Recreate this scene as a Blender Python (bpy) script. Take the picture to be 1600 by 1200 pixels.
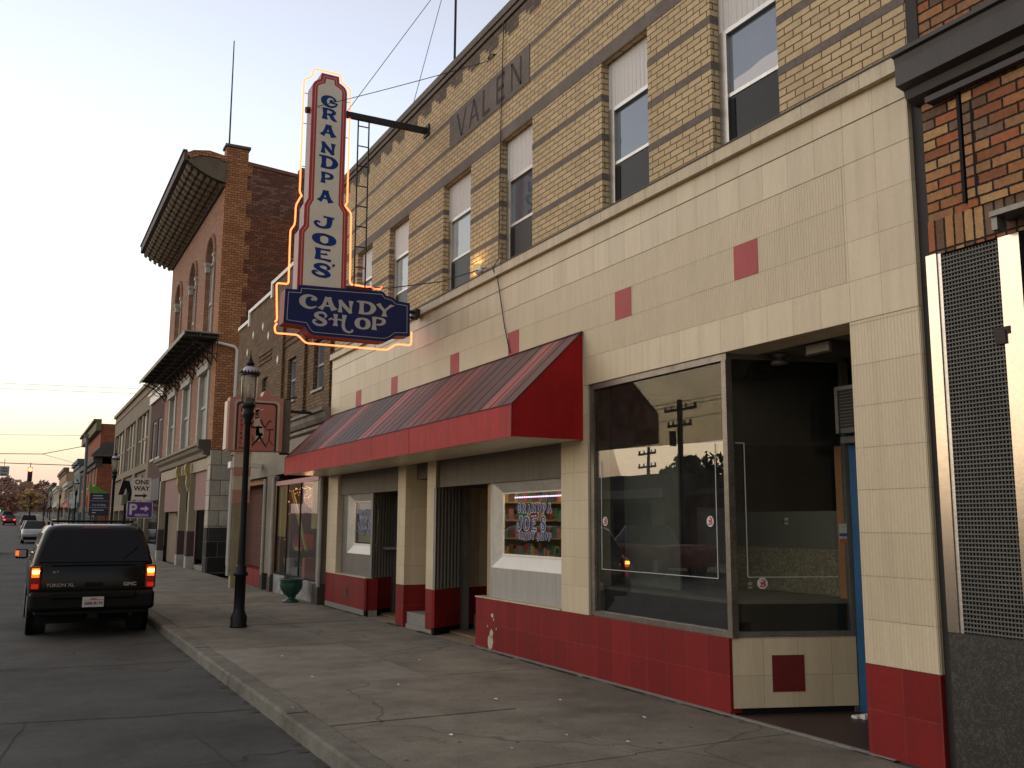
import bpy, bmesh, math, random
from mathutils import Vector, Matrix
random.seed(7)
C = bpy.context.scene
for o in list(bpy.data.objects): bpy.data.objects.remove(o)

# ------------------------------------------------------------------ camera
cam_d = bpy.data.cameras.new('camera'); cam = bpy.data.objects.new('camera', cam_d); C.collection.objects.link(cam)
cR = (0.8881379210053661, -0.4595442838174633, 0.00548493235697062)
cU = (-0.07206546399092513, -0.12747033092889046, 0.9892208467438662)
cF = (0.45389161941154915, 0.8789598204375294, 0.1463285067387337)
cam.matrix_world = Matrix(((cR[0], cU[0], -cF[0], 0), (cR[1], cU[1], -cF[1], 0), (cR[2], cU[2], -cF[2], 1.62), (0, 0, 0, 1)))
cam_d.sensor_width = 36.0; cam_d.lens = 1480 / 1600 * 36.0; cam_d.clip_end = 3000; cam_d.clip_start = 0.05
C.camera = cam
C.render.resolution_x, C.render.resolution_y = 1024, 768
C.view_settings.view_transform = 'Standard'; C.view_settings.look = 'None'; C.view_settings.gamma = 1.0
C.view_settings.exposure = 0.16

# ------------------------------------------------------------------ world: the sky after sunset
W = bpy.data.worlds.new("World"); C.world = W; W.use_nodes = True
nt = W.node_tree; nt.nodes.clear()
def N(nt, t, **k):
    n = nt.nodes.new(t)
    for a, b in k.items():
        if a.startswith('i_'): n.inputs[int(a[2:])].default_value = b
        else: setattr(n, a, b)
    return n
def ramp(nt, stops, interp='LINEAR'):
    r = nt.nodes.new('ShaderNodeValToRGB'); r.color_ramp.interpolation = interp
    e = r.color_ramp.elements
    while len(e) > 1: e.remove(e[-1])
    e[0].position = stops[0][0]; e[0].color = (*stops[0][1], 1)
    for p, c in stops[1:]:
        x = e.new(p); x.color = (*c, 1)
    return r
out = N(nt, 'ShaderNodeOutputWorld'); tc = N(nt, 'ShaderNodeTexCoord')
sep = N(nt, 'ShaderNodeSeparateXYZ'); nt.links.new(tc.outputs['Generated'], sep.inputs[0])
rp = ramp(nt, [(0.0, (.50, .38, .36)), (0.02, (.62, .46, .41)), (.045, (.80, .60, .47)), (.075, (.96, .80, .56)), (.105, (1.06, 1.02, .74)),
               (.16, (1.14, 1.12, .98)), (.24, (1.04, 1.07, 1.06)), (.35, (.82, .89, 1.0)), (.46, (.68, .74, .90)), (.62, (.54, .52, .54)), (1, (.44, .41, .38))])
nt.links.new(sep.outputs['Z'], rp.inputs[0])
# the afterglow is strongest over the west, to the left of the street
dot = N(nt, 'ShaderNodeVectorMath', operation='DOT_PRODUCT'); dot.inputs[1].default_value = (-.80, .60, 0.0)
nt.links.new(tc.outputs['Generated'], dot.inputs[0])
mr = N(nt, 'ShaderNodeMapRange', interpolation_type='SMOOTHSTEP'); mr.inputs[1].default_value = -.9; mr.inputs[2].default_value = 1.0; mr.inputs[3].default_value = .50; mr.inputs[4].default_value = 1.28
nt.links.new(dot.outputs['Value'], mr.inputs[0])
mul = N(nt, 'ShaderNodeMix', data_type='RGBA', blend_type='MULTIPLY'); mul.inputs[0].default_value = 1
nt.links.new(rp.outputs[0], mul.inputs[6]); nt.links.new(mr.outputs[0], mul.inputs[7])
bg1 = N(nt, 'ShaderNodeBackground'); bg1.inputs[1].default_value = .95; nt.links.new(mul.outputs[2], bg1.inputs[0])
sky = N(nt, 'ShaderNodeTexSky', sky_type='NISHITA', sun_disc=False)
sky.sun_elevation = math.radians(1.0); sky.sun_rotation = math.radians(-53); sky.air_density = 1.0; sky.dust_density = 2.0
bg2 = N(nt, 'ShaderNodeBackground'); bg2.inputs[1].default_value = .05; nt.links.new(sky.outputs[0], bg2.inputs[0])
add = N(nt, 'ShaderNodeAddShader'); nt.links.new(bg1.outputs[0], add.inputs[0]); nt.links.new(bg2.outputs[0], add.inputs[1])
nt.links.new(add.outputs[0], out.inputs[0])
sl = bpy.data.lights.new('sun', 'SUN'); sl.energy = .45; sl.angle = math.radians(40); sl.color = (1, .80, .58)
so = bpy.data.objects.new('sun', sl); C.collection.objects.link(so)
so.rotation_euler = Vector((.80, -.60, -.16)).to_track_quat('-Z', 'Y').to_euler()

# ------------------------------------------------------------------ materials
def lnk(nt, a, b): nt.links.new(a, b)
def base_mat(name):
    m = bpy.data.materials.new(name); m.use_nodes = True; nt = m.node_tree
    b = nt.nodes['Principled BSDF']; return m, nt, b
def mathn(nt, op, a, b=None, c=None):
    n = N(nt, 'ShaderNodeMath', operation=op)
    for i, v in enumerate((a, b, c)):
        if v is None: continue
        if isinstance(v, (int, float)): n.inputs[i].default_value = v
        else: lnk(nt, v, n.inputs[i])
    return n.outputs[0]
def noise(nt, vec, scale, detail=4, rough=.6):
    n = N(nt, 'ShaderNodeTexNoise'); n.inputs['Scale'].default_value = scale; n.inputs['Detail'].default_value = detail; n.inputs['Roughness'].default_value = rough
    if vec is not None: lnk(nt, vec, n.inputs['Vector'])
    return n.outputs['Fac']
def mixc(nt, f, a, b, mode='MIX'):
    n = N(nt, 'ShaderNodeMix', data_type='RGBA', blend_type=mode)
    for i, v in ((0, f), (6, a), (7, b)):
        if isinstance(v, (int, float)): n.inputs[i].default_value = v
        elif isinstance(v, tuple): n.inputs[i].default_value = (*v, 1)
        else: lnk(nt, v, n.inputs[i])
    return n.outputs[2]
def mrange(nt, v, a, b, c=0, d=1):
    n = N(nt, 'ShaderNodeMapRange'); lnk(nt, v, n.inputs[0])
    for i, x in enumerate((a, b, c, d)): n.inputs[i + 1].default_value = x
    return n.outputs[0]
def objpos(nt):
    g = N(nt, 'ShaderNodeNewGeometry'); return g.outputs['Position']
def bump(nt, b, h, strength=.4, dist=.01):
    n = N(nt, 'ShaderNodeBump'); n.inputs['Strength'].default_value = strength; n.inputs['Distance'].default_value = dist
    lnk(nt, h, n.inputs['Height']); lnk(nt, n.outputs[0], b.inputs['Normal'])
def plain(name, col, rough=.6, metal=0, var=.12, scale=3, bmp=.1, spec=.5, grime=.0, emit=None):
    m, nt, b = base_mat(name); p = objpos(nt)
    n1 = noise(nt, p, scale, 5); n2 = noise(nt, p, scale * 14, 3)
    f = mathn(nt, 'MULTIPLY', mathn(nt, 'ADD', n1, n2), .5)
    lo = tuple(max(0, c * (1 - var * 2)) for c in col); hi = tuple(c * (1 + var * 2) for c in col)
    c = mixc(nt, mrange(nt, f, .3, .7), lo, hi)
    if grime:
        g = mrange(nt, noise(nt, p, scale * .7 + 1, 8, .75), .5, .75)
        c = mixc(nt, mathn(nt, 'MULTIPLY', g, grime), c, tuple(x * .35 for x in col))
    lnk(nt, c, b.inputs['Base Color']); b.inputs['Roughness'].default_value = rough; b.inputs['Metallic'].default_value = metal
    b.inputs['Specular IOR Level'].default_value = spec
    if bmp: bump(nt, b, n2, bmp, .01)
    if emit:
        b.inputs['Emission Color'].default_value = (*emit[0], 1); b.inputs['Emission Strength'].default_value = emit[1]
    return m
def emis(name, col, s):
    m = bpy.data.materials.new(name); m.use_nodes = True; nt = m.node_tree; nt.nodes.clear()
    o = N(nt, 'ShaderNodeOutputMaterial'); e = N(nt, 'ShaderNodeEmission'); e.inputs[0].default_value = (*col, 1); e.inputs[1].default_value = s
    lnk(nt, e.outputs[0], o.inputs[0]); return m
def brick(name, cols, mortar, w=.205, h=.0677, m=.010, rough=.85, off=.5, bs=.7, grime=.35, gcol=(.05, .04, .035), gscale=.8, var=.25, bd=.012, ribs=0, ribmask=None, spec=.3, edge=0):
    """own brick maths on the metre UVs: one random colour per brick, raked joints"""
    mt, nt, b = base_mat(name)
    uv = N(nt, 'ShaderNodeUVMap'); s = N(nt, 'ShaderNodeSeparateXYZ'); lnk(nt, uv.outputs[0], s.inputs[0])
    p = objpos(nt)
    v = mathn(nt, 'DIVIDE', s.outputs[1], h); row = mathn(nt, 'FLOOR', v)
    sh = mathn(nt, 'MULTIPLY', mathn(nt, 'FLOORED_MODULO', row, 2), off)
    u = mathn(nt, 'ADD', mathn(nt, 'DIVIDE', s.outputs[0], w), sh); col = mathn(nt, 'FLOOR', u)
    fu = mathn(nt, 'MULTIPLY', mathn(nt, 'SUBTRACT', u, col), w); fv = mathn(nt, 'MULTIPLY', mathn(nt, 'SUBTRACT', v, row), h)
    du = mathn(nt, 'MINIMUM', fu, mathn(nt, 'SUBTRACT', w, fu)); dv = mathn(nt, 'MINIMUM', fv, mathn(nt, 'SUBTRACT', h, fv))
    d = mathn(nt, 'MINIMUM', du, dv)
    wob = mathn(nt, 'MULTIPLY', mathn(nt, 'SUBTRACT', noise(nt, p, 40, 2), .5), m * .9)
    mask = mrange(nt, mathn(nt, 'ADD', d, wob), m * .35, m * .65)
    cx = N(nt, 'ShaderNodeCombineXYZ'); lnk(nt, col, cx.inputs[0]); lnk(nt, row, cx.inputs[1])
    wn = N(nt, 'ShaderNodeTexWhiteNoise', noise_dimensions='3D'); lnk(nt, cx.outputs[0], wn.inputs[0])
    n = len(cols); rp = ramp(nt, [(i / n, c) for i, c in enumerate(cols)], 'CONSTANT' if n > 2 else 'LINEAR'); lnk(nt, wn.outputs[0], rp.inputs[0])
    fine = mrange(nt, noise(nt, p, 25, 5, .7), .3, .7, 1 - var, 1 + var * .6)
    c = mixc(nt, 1.0, rp.outputs[0], fine, 'MULTIPLY')
    c = mixc(nt, mask, mortar, c)
    if grime:
        g = mrange(nt, noise(nt, p, gscale, 8, .72), .48, .78)
        c = mixc(nt, mathn(nt, 'MULTIPLY', g, grime), c, gcol)
    lnk(nt, c, b.inputs['Base Color']); b.inputs['Roughness'].default_value = rough; b.inputs['Specular IOR Level'].default_value = spec
    hgt = mathn(nt, 'ADD', mask, mathn(nt, 'MULTIPLY', noise(nt, p, 60, 3), .03 if ribs else .25))
    if ribs:
        rb = mathn(nt, 'SINE', mathn(nt, 'MULTIPLY', s.outputs[0], 2 * math.pi / ribs))
        hgt = mathn(nt, 'ADD', hgt, mathn(nt, 'MULTIPLY', rb, .45))
    bump(nt, b, hgt, bs, bd)
    return mt
def ribbed(name, col, pitch=.03, rough=.4, metal=.6, depth=.01, grime=.4):
    mt, nt, b = base_mat(name)
    uv = N(nt, 'ShaderNodeUVMap'); s = N(nt, 'ShaderNodeSeparateXYZ'); lnk(nt, uv.outputs[0], s.inputs[0]); p = objpos(nt)
    rb = mathn(nt, 'SINE', mathn(nt, 'MULTIPLY', s.outputs[0], 2 * math.pi / pitch))
    st = N(nt, 'ShaderNodeMapping'); st.inputs['Scale'].default_value = (14, 14, .8); lnk(nt, p, st.inputs[0])
    g = mrange(nt, noise(nt, st.outputs[0], 1, 6, .7), .45, .75)
    c = mixc(nt, mathn(nt, 'MULTIPLY', g, grime), col, tuple(x * .35 for x in col))
    lnk(nt, c, b.inputs['Base Color']); b.inputs['Roughness'].default_value = rough; b.inputs['Metallic'].default_value = metal
    bump(nt, b, rb, .9, depth); return mt
def glass(name, tint=(.9, .92, .9), ior=1.9, dust=.04, dcol=(.3, .3, .28), back=None, rough=.0):
    m = bpy.data.materials.new(name); m.use_nodes = True; nt = m.node_tree; nt.nodes.clear()
    o = N(nt, 'ShaderNodeOutputMaterial'); fr = N(nt, 'ShaderNodeFresnel'); gg = N(nt, 'ShaderNodeNewGeometry')
    lnk(nt, mrange(nt, gg.outputs['Backfacing'], 0, 1, ior, 1 / ior), fr.inputs[0])   # same reflectance from both sides of the thin pane
    gl = N(nt, 'ShaderNodeBsdfGlossy'); gl.inputs['Roughness'].default_value = rough
    if back: tr = N(nt, 'ShaderNodeBsdfDiffuse'); tr.inputs[0].default_value = (*back, 1)
    else: tr = N(nt, 'ShaderNodeBsdfTransparent'); tr.inputs[0].default_value = (*tint, 1)
    df = N(nt, 'ShaderNodeBsdfDiffuse'); df.inputs[0].default_value = (*dcol, 1)
    m1 = N(nt, 'ShaderNodeMixShader'); m2 = N(nt, 'ShaderNodeMixShader')
    p = objpos(nt); dn = mrange(nt, noise(nt, p, 2.5, 7, .7), .35, .8, dust * .3, dust * 2)
    lnk(nt, dn, m1.inputs[0]); lnk(nt, tr.outputs[0], m1.inputs[1]); lnk(nt, df.outputs[0], m1.inputs[2])
    lnk(nt, fr.outputs[0], m2.inputs[0]); lnk(nt, m1.outputs[0], m2.inputs[1]); lnk(nt, gl.outputs[0], m2.inputs[2])
    lnk(nt, m2.outputs[0], o.inputs[0])
    g = N(nt, 'ShaderNodeNewGeometry')
    bp = N(nt, 'ShaderNodeBump'); bp.inputs['Strength'].default_value = .025; bp.inputs['Distance'].default_value = .05
    lnk(nt, noise(nt, p, 1.3, 1), bp.inputs['Height']); lnk(nt, bp.outputs[0], gl.inputs['Normal'])
    return m

YEL = [(.60, .445, .255), (.57, .425, .245), (.63, .475, .275), (.54, .40, .23), (.59, .445, .265)]
m_yel = brick('yellow_brick', YEL, (.12, .085, .055), m=.011, grime=.18, gcol=(.26, .18, .11), var=.12)  # dark mortar colour carries the shadow of the raked joints
m_band = plain('dark_stone_band', (.155, .125, .105), .85, var=.2, scale=2.5, bmp=.3, grime=.3)
m_step = brick('dark_parapet_brick', [(.15, .115, .085), (.12, .095, .07), (.17, .13, .10)], (.06, .05, .04), m=.008, grime=.3)
m_coping = plain('parapet_coping', (.13, .105, .085), .8, var=.25, scale=2, bmp=.3, grime=.4)
CREAM = [(.60, .495, .33), (.57, .47, .31), (.63, .52, .35), (.59, .485, .325)]
m_tile = brick('cream_tile', CREAM, (.40, .31, .19), w=.3047, h=.3125, m=.005, rough=.42, off=0, bs=.35, grime=.16, gcol=(.36, .27, .17), gscale=1.4, var=.05, bd=.004, spec=.5)
m_rib = brick('ribbed_cream_tile', [tuple(min(.8, x * 1.08) for x in c) for c in CREAM], (.44, .35, .21), w=60, h=.3125, m=.004, rough=.45, off=0, bs=.8, grime=.16, gcol=(.36, .27, .17), gscale=1.4, var=.05, bd=.0075, ribs=.0305, spec=.5)
RED = [(.215, .013, .012), (.195, .012, .011), (.235, .015, .014), (.205, .013, .012)]
m_red = brick('red_painted_tile', RED, (.27, .05, .04), w=.3047, h=.3175, m=.004, rough=.6, off=0, bs=.35, grime=.5, gcol=(.085, .018, .016), gscale=2.2, var=.12, bd=.004, spec=.2)
m_redsq = plain('red_square_paint', (.38, .05, .055), .6, var=.08, bmp=.05)
m_oldcream = plain('bare_cream_patch', (.50, .42, .30), .8)
m_dkred = plain('deep_red_paint', (.14, .008, .008), .55)
m_ledge = brick('cream_ledge', [(.60, .50, .34), (.58, .48, .33), (.62, .52, .36)], (.16, .12, .09), w=.6094, h=30, m=.005, off=0, rough=.5, grime=.3, gcol=(.25, .19, .13), gscale=2.5, var=.08, bs=.3)
m_lead = plain('dark_flashing', (.08, .07, .06), .7)
m_white = plain('white_paint', (.80, .75, .68), .5, var=.05, grime=.12)
m_panel = ribbed('white_siding_panel', (.68, .64, .60), pitch=.075, metal=0, rough=.5, depth=.008, grime=.15)
m_alu = plain('worn_aluminium', (.50, .48, .45), .35, metal=.85, var=.1, grime=.3)
m_alus = plain('satin_aluminium', (.52, .48, .43), .45, metal=.3, var=.12, grime=.3)
m_alud = plain('dull_window_frame', (.17, .16, .145), .45, metal=.5, var=.15, grime=.4)
m_alurib = ribbed('ribbed_aluminium', (.50, .47, .43), pitch=.035, metal=.3, rough=.5, grime=.35)
m_alurib2 = ribbed('wide_ribbed_aluminium', (.30, .275, .24), pitch=.075, metal=.45, rough=.6, depth=.009, grime=.6)
m_alufas = ribbed('dull_ribbed_fascia', (.21, .18, .145), pitch=.035, metal=.3, rough=.6, grime=.4)
m_upg = glass('upper_sash_glass', ior=2.3, back=(.10, .115, .14), dust=.08)
m_upg2 = glass('curtained_sash_glass', ior=2.1, back=(.42, .44, .43), dust=.1)
m_scr = glass('insect_screen_pane', ior=1.25, back=(.028, .030, .032), dust=.1, dcol=(.08, .08, .08), rough=.3)
m_shopg = glass('shop_glass', ior=2.1, dust=.035, tint=(.8, .82, .8), dcol=(.30, .29, .26))
m_shopg2 = glass('shop_glass_clean', ior=1.42, dust=.015)
m_refldim = glass('reflection_dimmer', tint=(.74, .72, .68), ior=1.02, dust=.06, dcol=(.20, .18, .15))  # grey see-through sheet, only there to dim a reflection
m_black = plain('matt_black', (.006, .006, .007), .7, var=.2, spec=.2)
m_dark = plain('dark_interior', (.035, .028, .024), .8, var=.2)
m_darkmetal = plain('dark_iron', (.022, .020, .020), .6, metal=.2, var=.2)
m_rust = plain('rusty_iron', (.05, .032, .025), .8, var=.4, scale=8)
m_blk = plain('black_cast_iron', (.005, .006, .008), .45, spec=.25, var=.1, scale=12)
m_awred = plain('awning_red', (.38, .018, .018), .6, spec=.25, var=.1, scale=2, grime=.3)
m_awside = plain('awning_end_red', (.36, .010, .010), .6, spec=.2, var=.1, scale=2, grime=.2)
def streaked(m, dark, amt=.6, sc=9):
    nt = m.node_tree; b = nt.nodes['Principled BSDF']; src = b.inputs['Base Color'].links[0].from_socket
    mp = N(nt, 'ShaderNodeMapping'); mp.inputs['Scale'].default_value = (sc, sc, sc * .09); lnk(nt, objpos(nt), mp.inputs[0])
    f = mrange(nt, noise(nt, mp.outputs[0], 1, 7, .75), .46, .74, 0, amt); lnk(nt, mixc(nt, f, src, dark), b.inputs['Base Color'])
streaked(m_awred, (.10, .02, .018), .75); streaked(m_awside, (.14, .012, .012), .5, 5); streaked(m_red, (.09, .016, .014), .45, 6); streaked(m_tile, (.33, .25, .15), .38, 7); streaked(m_rib, (.36, .27, .17), .32, 5); streaked(m_ledge, (.22, .17, .12), .6, 8); streaked(m_yel, (.26, .19, .12), .35, 3)
m_soffit = ribbed('awning_soffit', (.90, .77, .52), pitch=.18, metal=0, rough=.28, depth=.012, grime=.1)
m_soffit.node_tree.nodes['Principled BSDF'].inputs['Specular IOR Level'].default_value = .9
m_ltst = plain('pale_trim', (.42, .40, .35), .7, var=.12, grime=.3)
m_blue = plain('door_blue', (.02, .10, .22), .5)
m_conc = plain('concrete', (.25, .225, .195), .9, scale=2, bmp=.4, grime=.3)

def m_awning():
    mt, nt, b = base_mat('weathered_awning_metal')
    uv = N(nt, 'ShaderNodeUVMap'); s = N(nt, 'ShaderNodeSeparateXYZ'); lnk(nt, uv.outputs[0], s.inputs[0]); p = objpos(nt)
    cell = mathn(nt, 'FLOOR', mathn(nt, 'DIVIDE', s.outputs[0], .38))
    wn = N(nt, 'ShaderNodeTexWhiteNoise', noise_dimensions='1D'); lnk(nt, cell, wn.inputs['W'])
    mp = N(nt, 'ShaderNodeMapping'); mp.inputs['Scale'].default_value = (7, .45, 1); lnk(nt, uv.outputs[0], mp.inputs[0])
    st = noise(nt, mp.outputs[0], 1.0, 6, .75)
    f = mathn(nt, 'ADD', mathn(nt, 'MULTIPLY', wn.outputs[0], .55), mathn(nt, 'MULTIPLY', st, .85))
    rp = ramp(nt, [(.32, (.046, .030, .026)), (.58, (.088, .043, .037)), (.78, (.19, .062, .054)), (.95, (.42, .105, .09))]); lnk(nt, f, rp.inputs[0])
    lnk(nt, rp.outputs[0], b.inputs['Base Color']); b.inputs['Roughness'].default_value = .5
    bump(nt, b, noise(nt, p, 30, 4), .15, .01); return mt
m_awn = m_awning()

def ground(name, col, dark, scale, cr=0, joints=None, spots=.0, spec=.3):
    mt, nt, b = base_mat(name); p = objpos(nt)
    n1 = noise(nt, p, scale, 6, .65); n2 = noise(nt, p, 55, 4, .7); n3 = noise(nt, p, 240, 2, .6)
    f = mathn(nt, 'ADD', mathn(nt, 'MULTIPLY', n1, .55), mathn(nt, 'MULTIPLY', n2, .45))
    c = mixc(nt, mrange(nt, f, .36, .64), dark, col)
    c = mixc(nt, 1.0, c, mrange(nt, n3, .3, .7, .55, 1.38), 'MULTIPLY')
    n4 = mrange(nt, noise(nt, p, .9, 8, .78), .54, .70); c = mixc(nt, mathn(nt, 'MULTIPLY', n4, .75), c, tuple(x * .40 for x in dark))
    n5 = mrange(nt, noise(nt, p, .45, 7, .75), .38, .62, .68, 1.25); c = mixc(nt, 1.0, c, n5, 'MULTIPLY')
    if spots:
        vo = N(nt, 'ShaderNodeTexVoronoi'); vo.inputs['Scale'].default_value = 2.6; lnk(nt, p, vo.inputs[0])
        sp = mrange(nt, vo.outputs['Distance'], .035, .07, 1, 0)
        c = mixc(nt, mathn(nt, 'MULTIPLY', sp, spots), c, tuple(x * .2 for x in dark))
    if cr:
        ns = N(nt, 'ShaderNodeTexNoise'); ns.inputs['Scale'].default_value = 1.2; lnk(nt, p, ns.inputs['Vector'])
        ad = N(nt, 'ShaderNodeVectorMath', operation='ADD'); lnk(nt, p, ad.inputs[0]); lnk(nt, ns.outputs['Color'], ad.inputs[1])
        vo = N(nt, 'ShaderNodeTexVoronoi', feature='DISTANCE_TO_EDGE'); vo.inputs['Scale'].default_value = .22; lnk(nt, ad.outputs[0], vo.inputs[0])
        ck = mrange(nt, vo.outputs[0], .0012, .0045, 1, 0)
        c = mixc(nt, mathn(nt, 'MULTIPLY', ck, cr), c, tuple(x * .3 for x in dark))
    lnk(nt, c, b.inputs['Base Color']); b.inputs['Roughness'].default_value = .85; b.inputs['Specular IOR Level'].default_value = spec
    bump(nt, b, mathn(nt, 'ADD', n3, n2), .5, .008); return mt
m_road = ground('asphalt', (.100, .098, .090), (.052, .051, .047), 1.1, cr=.8, spots=.4)
m_walk = ground('sidewalk_concrete', (.278, .248, .196), (.147, .130, .103), 1.6, cr=.5, spots=.8)
m_walkl = ground('newer_concrete', (.31, .28, .228), (.19, .17, .138), 2.0)
m_kerb = ground('kerb_concrete', (.24, .225, .18), (.11, .102, .08), 3.0)
m_joint = plain('joint_dirt', (.045, .038, .03), .95)
m_earth = ground('ground_earth', (.07, .06, .05), (.05, .045, .04), .2)

# ------------------------------------------------------------------ mesh helpers
def wloc(o):
    v = Vector((0, 0, 0))
    while o is not None: v = v + Vector(o.location); o = o.parent
    return v
class MB:
    def __init__(s, local=False): s.v = []; s.f = []; s.m = []; s.sm = []; s.g = []; s.gi = 0; s.local = local
    def add(s, vs, fs, m=0, smooth=False):
        k = len(s.v); s.v += [tuple(p) for p in vs]
        for f in fs: s.f.append([k + i for i in f]); s.m.append(m); s.sm.append(smooth); s.g.append(s.gi)
        return s
    def quad(s, a, b, c, d, m=0): return s.add([a, b, c, d], [(0, 1, 2, 3)], m)
    def poly(s, pts, m=0): return s.add(pts, [tuple(range(len(pts)))], m)
    def box(s, x0, x1, y0, y1, z0, z1, m=0, bev=0):
        s.gi += 1
        if x0 > x1: x0, x1 = x1, x0
        if y0 > y1: y0, y1 = y1, y0
        if z0 > z1: z0, z1 = z1, z0
        if bev:
            b = bev; P = []; F = []
            bm = bmesh.new(); bmesh.ops.create_cube(bm, size=1)
            for v in bm.verts: v.co = Vector(((x0 + x1) / 2 + v.co.x * (x1 - x0), (y0 + y1) / 2 + v.co.y * (y1 - y0), (z0 + z1) / 2 + v.co.z * (z1 - z0)))
            bmesh.ops.bevel(bm, geom=list(bm.edges), offset=b, segments=2, affect='EDGES', profile=.5)
            bm.verts.index_update(); s.add([v.co[:] for v in bm.verts], [[v.index for v in f.verts] for f in bm.faces], m); bm.free(); return s
        v = [(x0, y0, z0), (x1, y0, z0), (x1, y1, z0), (x0, y1, z0), (x0, y0, z1), (x1, y0, z1), (x1, y1, z1), (x0, y1, z1)]
        return s.add(v, [(0, 3, 2, 1), (4, 5, 6, 7), (0, 1, 5, 4), (1, 2, 6, 5), (2, 3, 7, 6), (3, 0, 4, 7)], m)
    def prism(s, pts, axis, a, b, m=0, m2=None):
        """extrude a 2-D outline; axis 'y': pts are (x,z), 'x': (y,z), 'z': (x,y)"""
        s.gi += 1; mk = {'y': lambda p, t: (p[0], t, p[1]), 'x': lambda p, t: (t, p[0], p[1]), 'z': lambda p, t: (p[0], p[1], t)}[axis]
        n = len(pts); v = [mk(p, a) for p in pts] + [mk(p, b) for p in pts]
        s.add(v, [tuple(range(n)), tuple(range(2 * n - 1, n - 1, -1))], m)
        return s.add(v, [(i, (i + 1) % n, n + (i + 1) % n, n + i) for i in range(n)], m if m2 is None else m2)
    def slab(s, p, q, t, z0, z1, m=0):
        """upright slab from plan point p to q, thickness t to the left of p->q"""
        d = Vector((q[0] - p[0], q[1] - p[1])).normalized(); n = Vector((-d.y, d.x)) * t
        P = [(p[0], p[1]), (q[0], q[1]), (q[0] + n.x, q[1] + n.y), (p[0] + n.x, p[1] + n.y)]
        return s.prism(P, 'z', z0, z1, m)
    def cyl(s, p0, p1, r0, r1=None, n=12, m=0, cap=True, smooth=True):
        s.gi += 1; r1 = r0 if r1 is None else r1; p0 = Vector(p0); p1 = Vector(p1); d = (p1 - p0).normalized()
        u = d.orthogonal().normalized(); w = d.cross(u); v = []
        for p, r in ((p0, r0), (p1, r1)):
            for i in range(n):
                a = 2 * math.pi * i / n; v.append(p + (u * math.cos(a) + w * math.sin(a)) * r)
        s.add(v, [(i, (i + 1) % n, n + (i + 1) % n, n + i) for i in range(n)], m, smooth)
        if cap: s.add(v, [tuple(range(n - 1, -1, -1)), tuple(range(n, 2 * n))], m)
        return s
    def tube(s, pts, r, n=6, m=0):
        s.gi += 1; pts = [Vector(p) for p in pts]; v = []; up = None
        for i, p in enumerate(pts):
            d = (pts[min(i + 1, len(pts) - 1)] - pts[max(i - 1, 0)]).normalized()
            if up is None: up = d.orthogonal().normalized()
            up = (up - d * up.dot(d)).normalized(); w = d.cross(up)
            rr = r[i] if isinstance(r, (list, tuple)) else r
            for k in range(n):
                a = 2 * math.pi * k / n; v.append(p + (up * math.cos(a) + w * math.sin(a)) * rr)
        f = []
        for i in range(len(pts) - 1):
            for k in range(n): f.append((i * n + k, i * n + (k + 1) % n, (i + 1) * n + (k + 1) % n, (i + 1) * n + k))
        s.add(v, f, m, True); s.add(v, [tuple(range(n - 1, -1, -1)), tuple(range(len(v) - n, len(v)))], m); return s
    def lathe(s, prof, c, n=20, m=0, sc=1.0):
        v = []; cx, cy, cz = c
        for r, z in prof:
            for k in range(n):
                a = 2 * math.pi * k / n; v.append((cx + r * math.cos(a) * sc, cy + r * math.sin(a) * sc, cz + z * sc))
        f = []
        for i in range(len(prof) - 1):
            for k in range(n): f.append((i * n + k, i * n + (k + 1) % n, (i + 1) * n + (k + 1) % n, (i + 1) * n + k))
        s.add(v, f, m, True); return s
    def loft(s, secs, m=0, smooth=True, cap=True):
        n = len(secs[0]); v = [p for q in secs for p in q]; f = []
        for i in range(len(secs) - 1):
            for k in range(n): f.append((i * n + k, i * n + (k + 1) % n, (i + 1) * n + (k + 1) % n, (i + 1) * n + k))
        s.add(v, f, m, smooth)
        if cap: s.add(v, [tuple(range(n)), tuple(range(len(v) - 1, len(v) - n - 1, -1))], m)
        return s
    def wall(s, X, D, y0, y1, z0, z1, ops=(), m=0, mr=None):
        """wall facing -X with rectangular openings (ya,yb,za,zb) and reveals D deep"""
        ys = sorted({y0, y1, *[min(max(o[i], y0), y1) for o in ops for i in (0, 1)]}); zs = sorted({z0, z1, *[min(max(o[i], z0), z1) for o in ops for i in (2, 3)]})
        for a, b in zip(ys, ys[1:]):
            for c, d in zip(zs, zs[1:]):
                my, mz = (a + b) / 2, (c + d) / 2
                if any(o[0] < my < o[1] and o[2] < mz < o[3] for o in ops): continue
                s.quad((X, b, c), (X, a, c), (X, a, d), (X, b, d), m)
        mr = m if mr is None else mr
        for a, b, c, d in ops:
            s.quad((X, a, c), (X + D, a, c), (X + D, a, d), (X, a, d), mr); s.quad((X, b, c), (X + D, b, c), (X + D, b, d), (X, b, d), mr)
            s.quad((X, a, c), (X, b, c), (X + D, b, c), (X + D, a, c), mr); s.quad((X, a, d), (X, b, d), (X + D, b, d), (X + D, a, d), mr)
        for y in (y0, y1): s.quad((X, y, z0), (X + D, y, z0), (X + D, y, z1), (X, y, z1), m)
        s.quad((X, y0, z1), (X, y1, z1), (X + D, y1, z1), (X + D, y0, z1), m); s.quad((X, y0, z0), (X, y1, z0), (X + D, y1, z0), (X + D, y0, z0), m)
        return s
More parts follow.
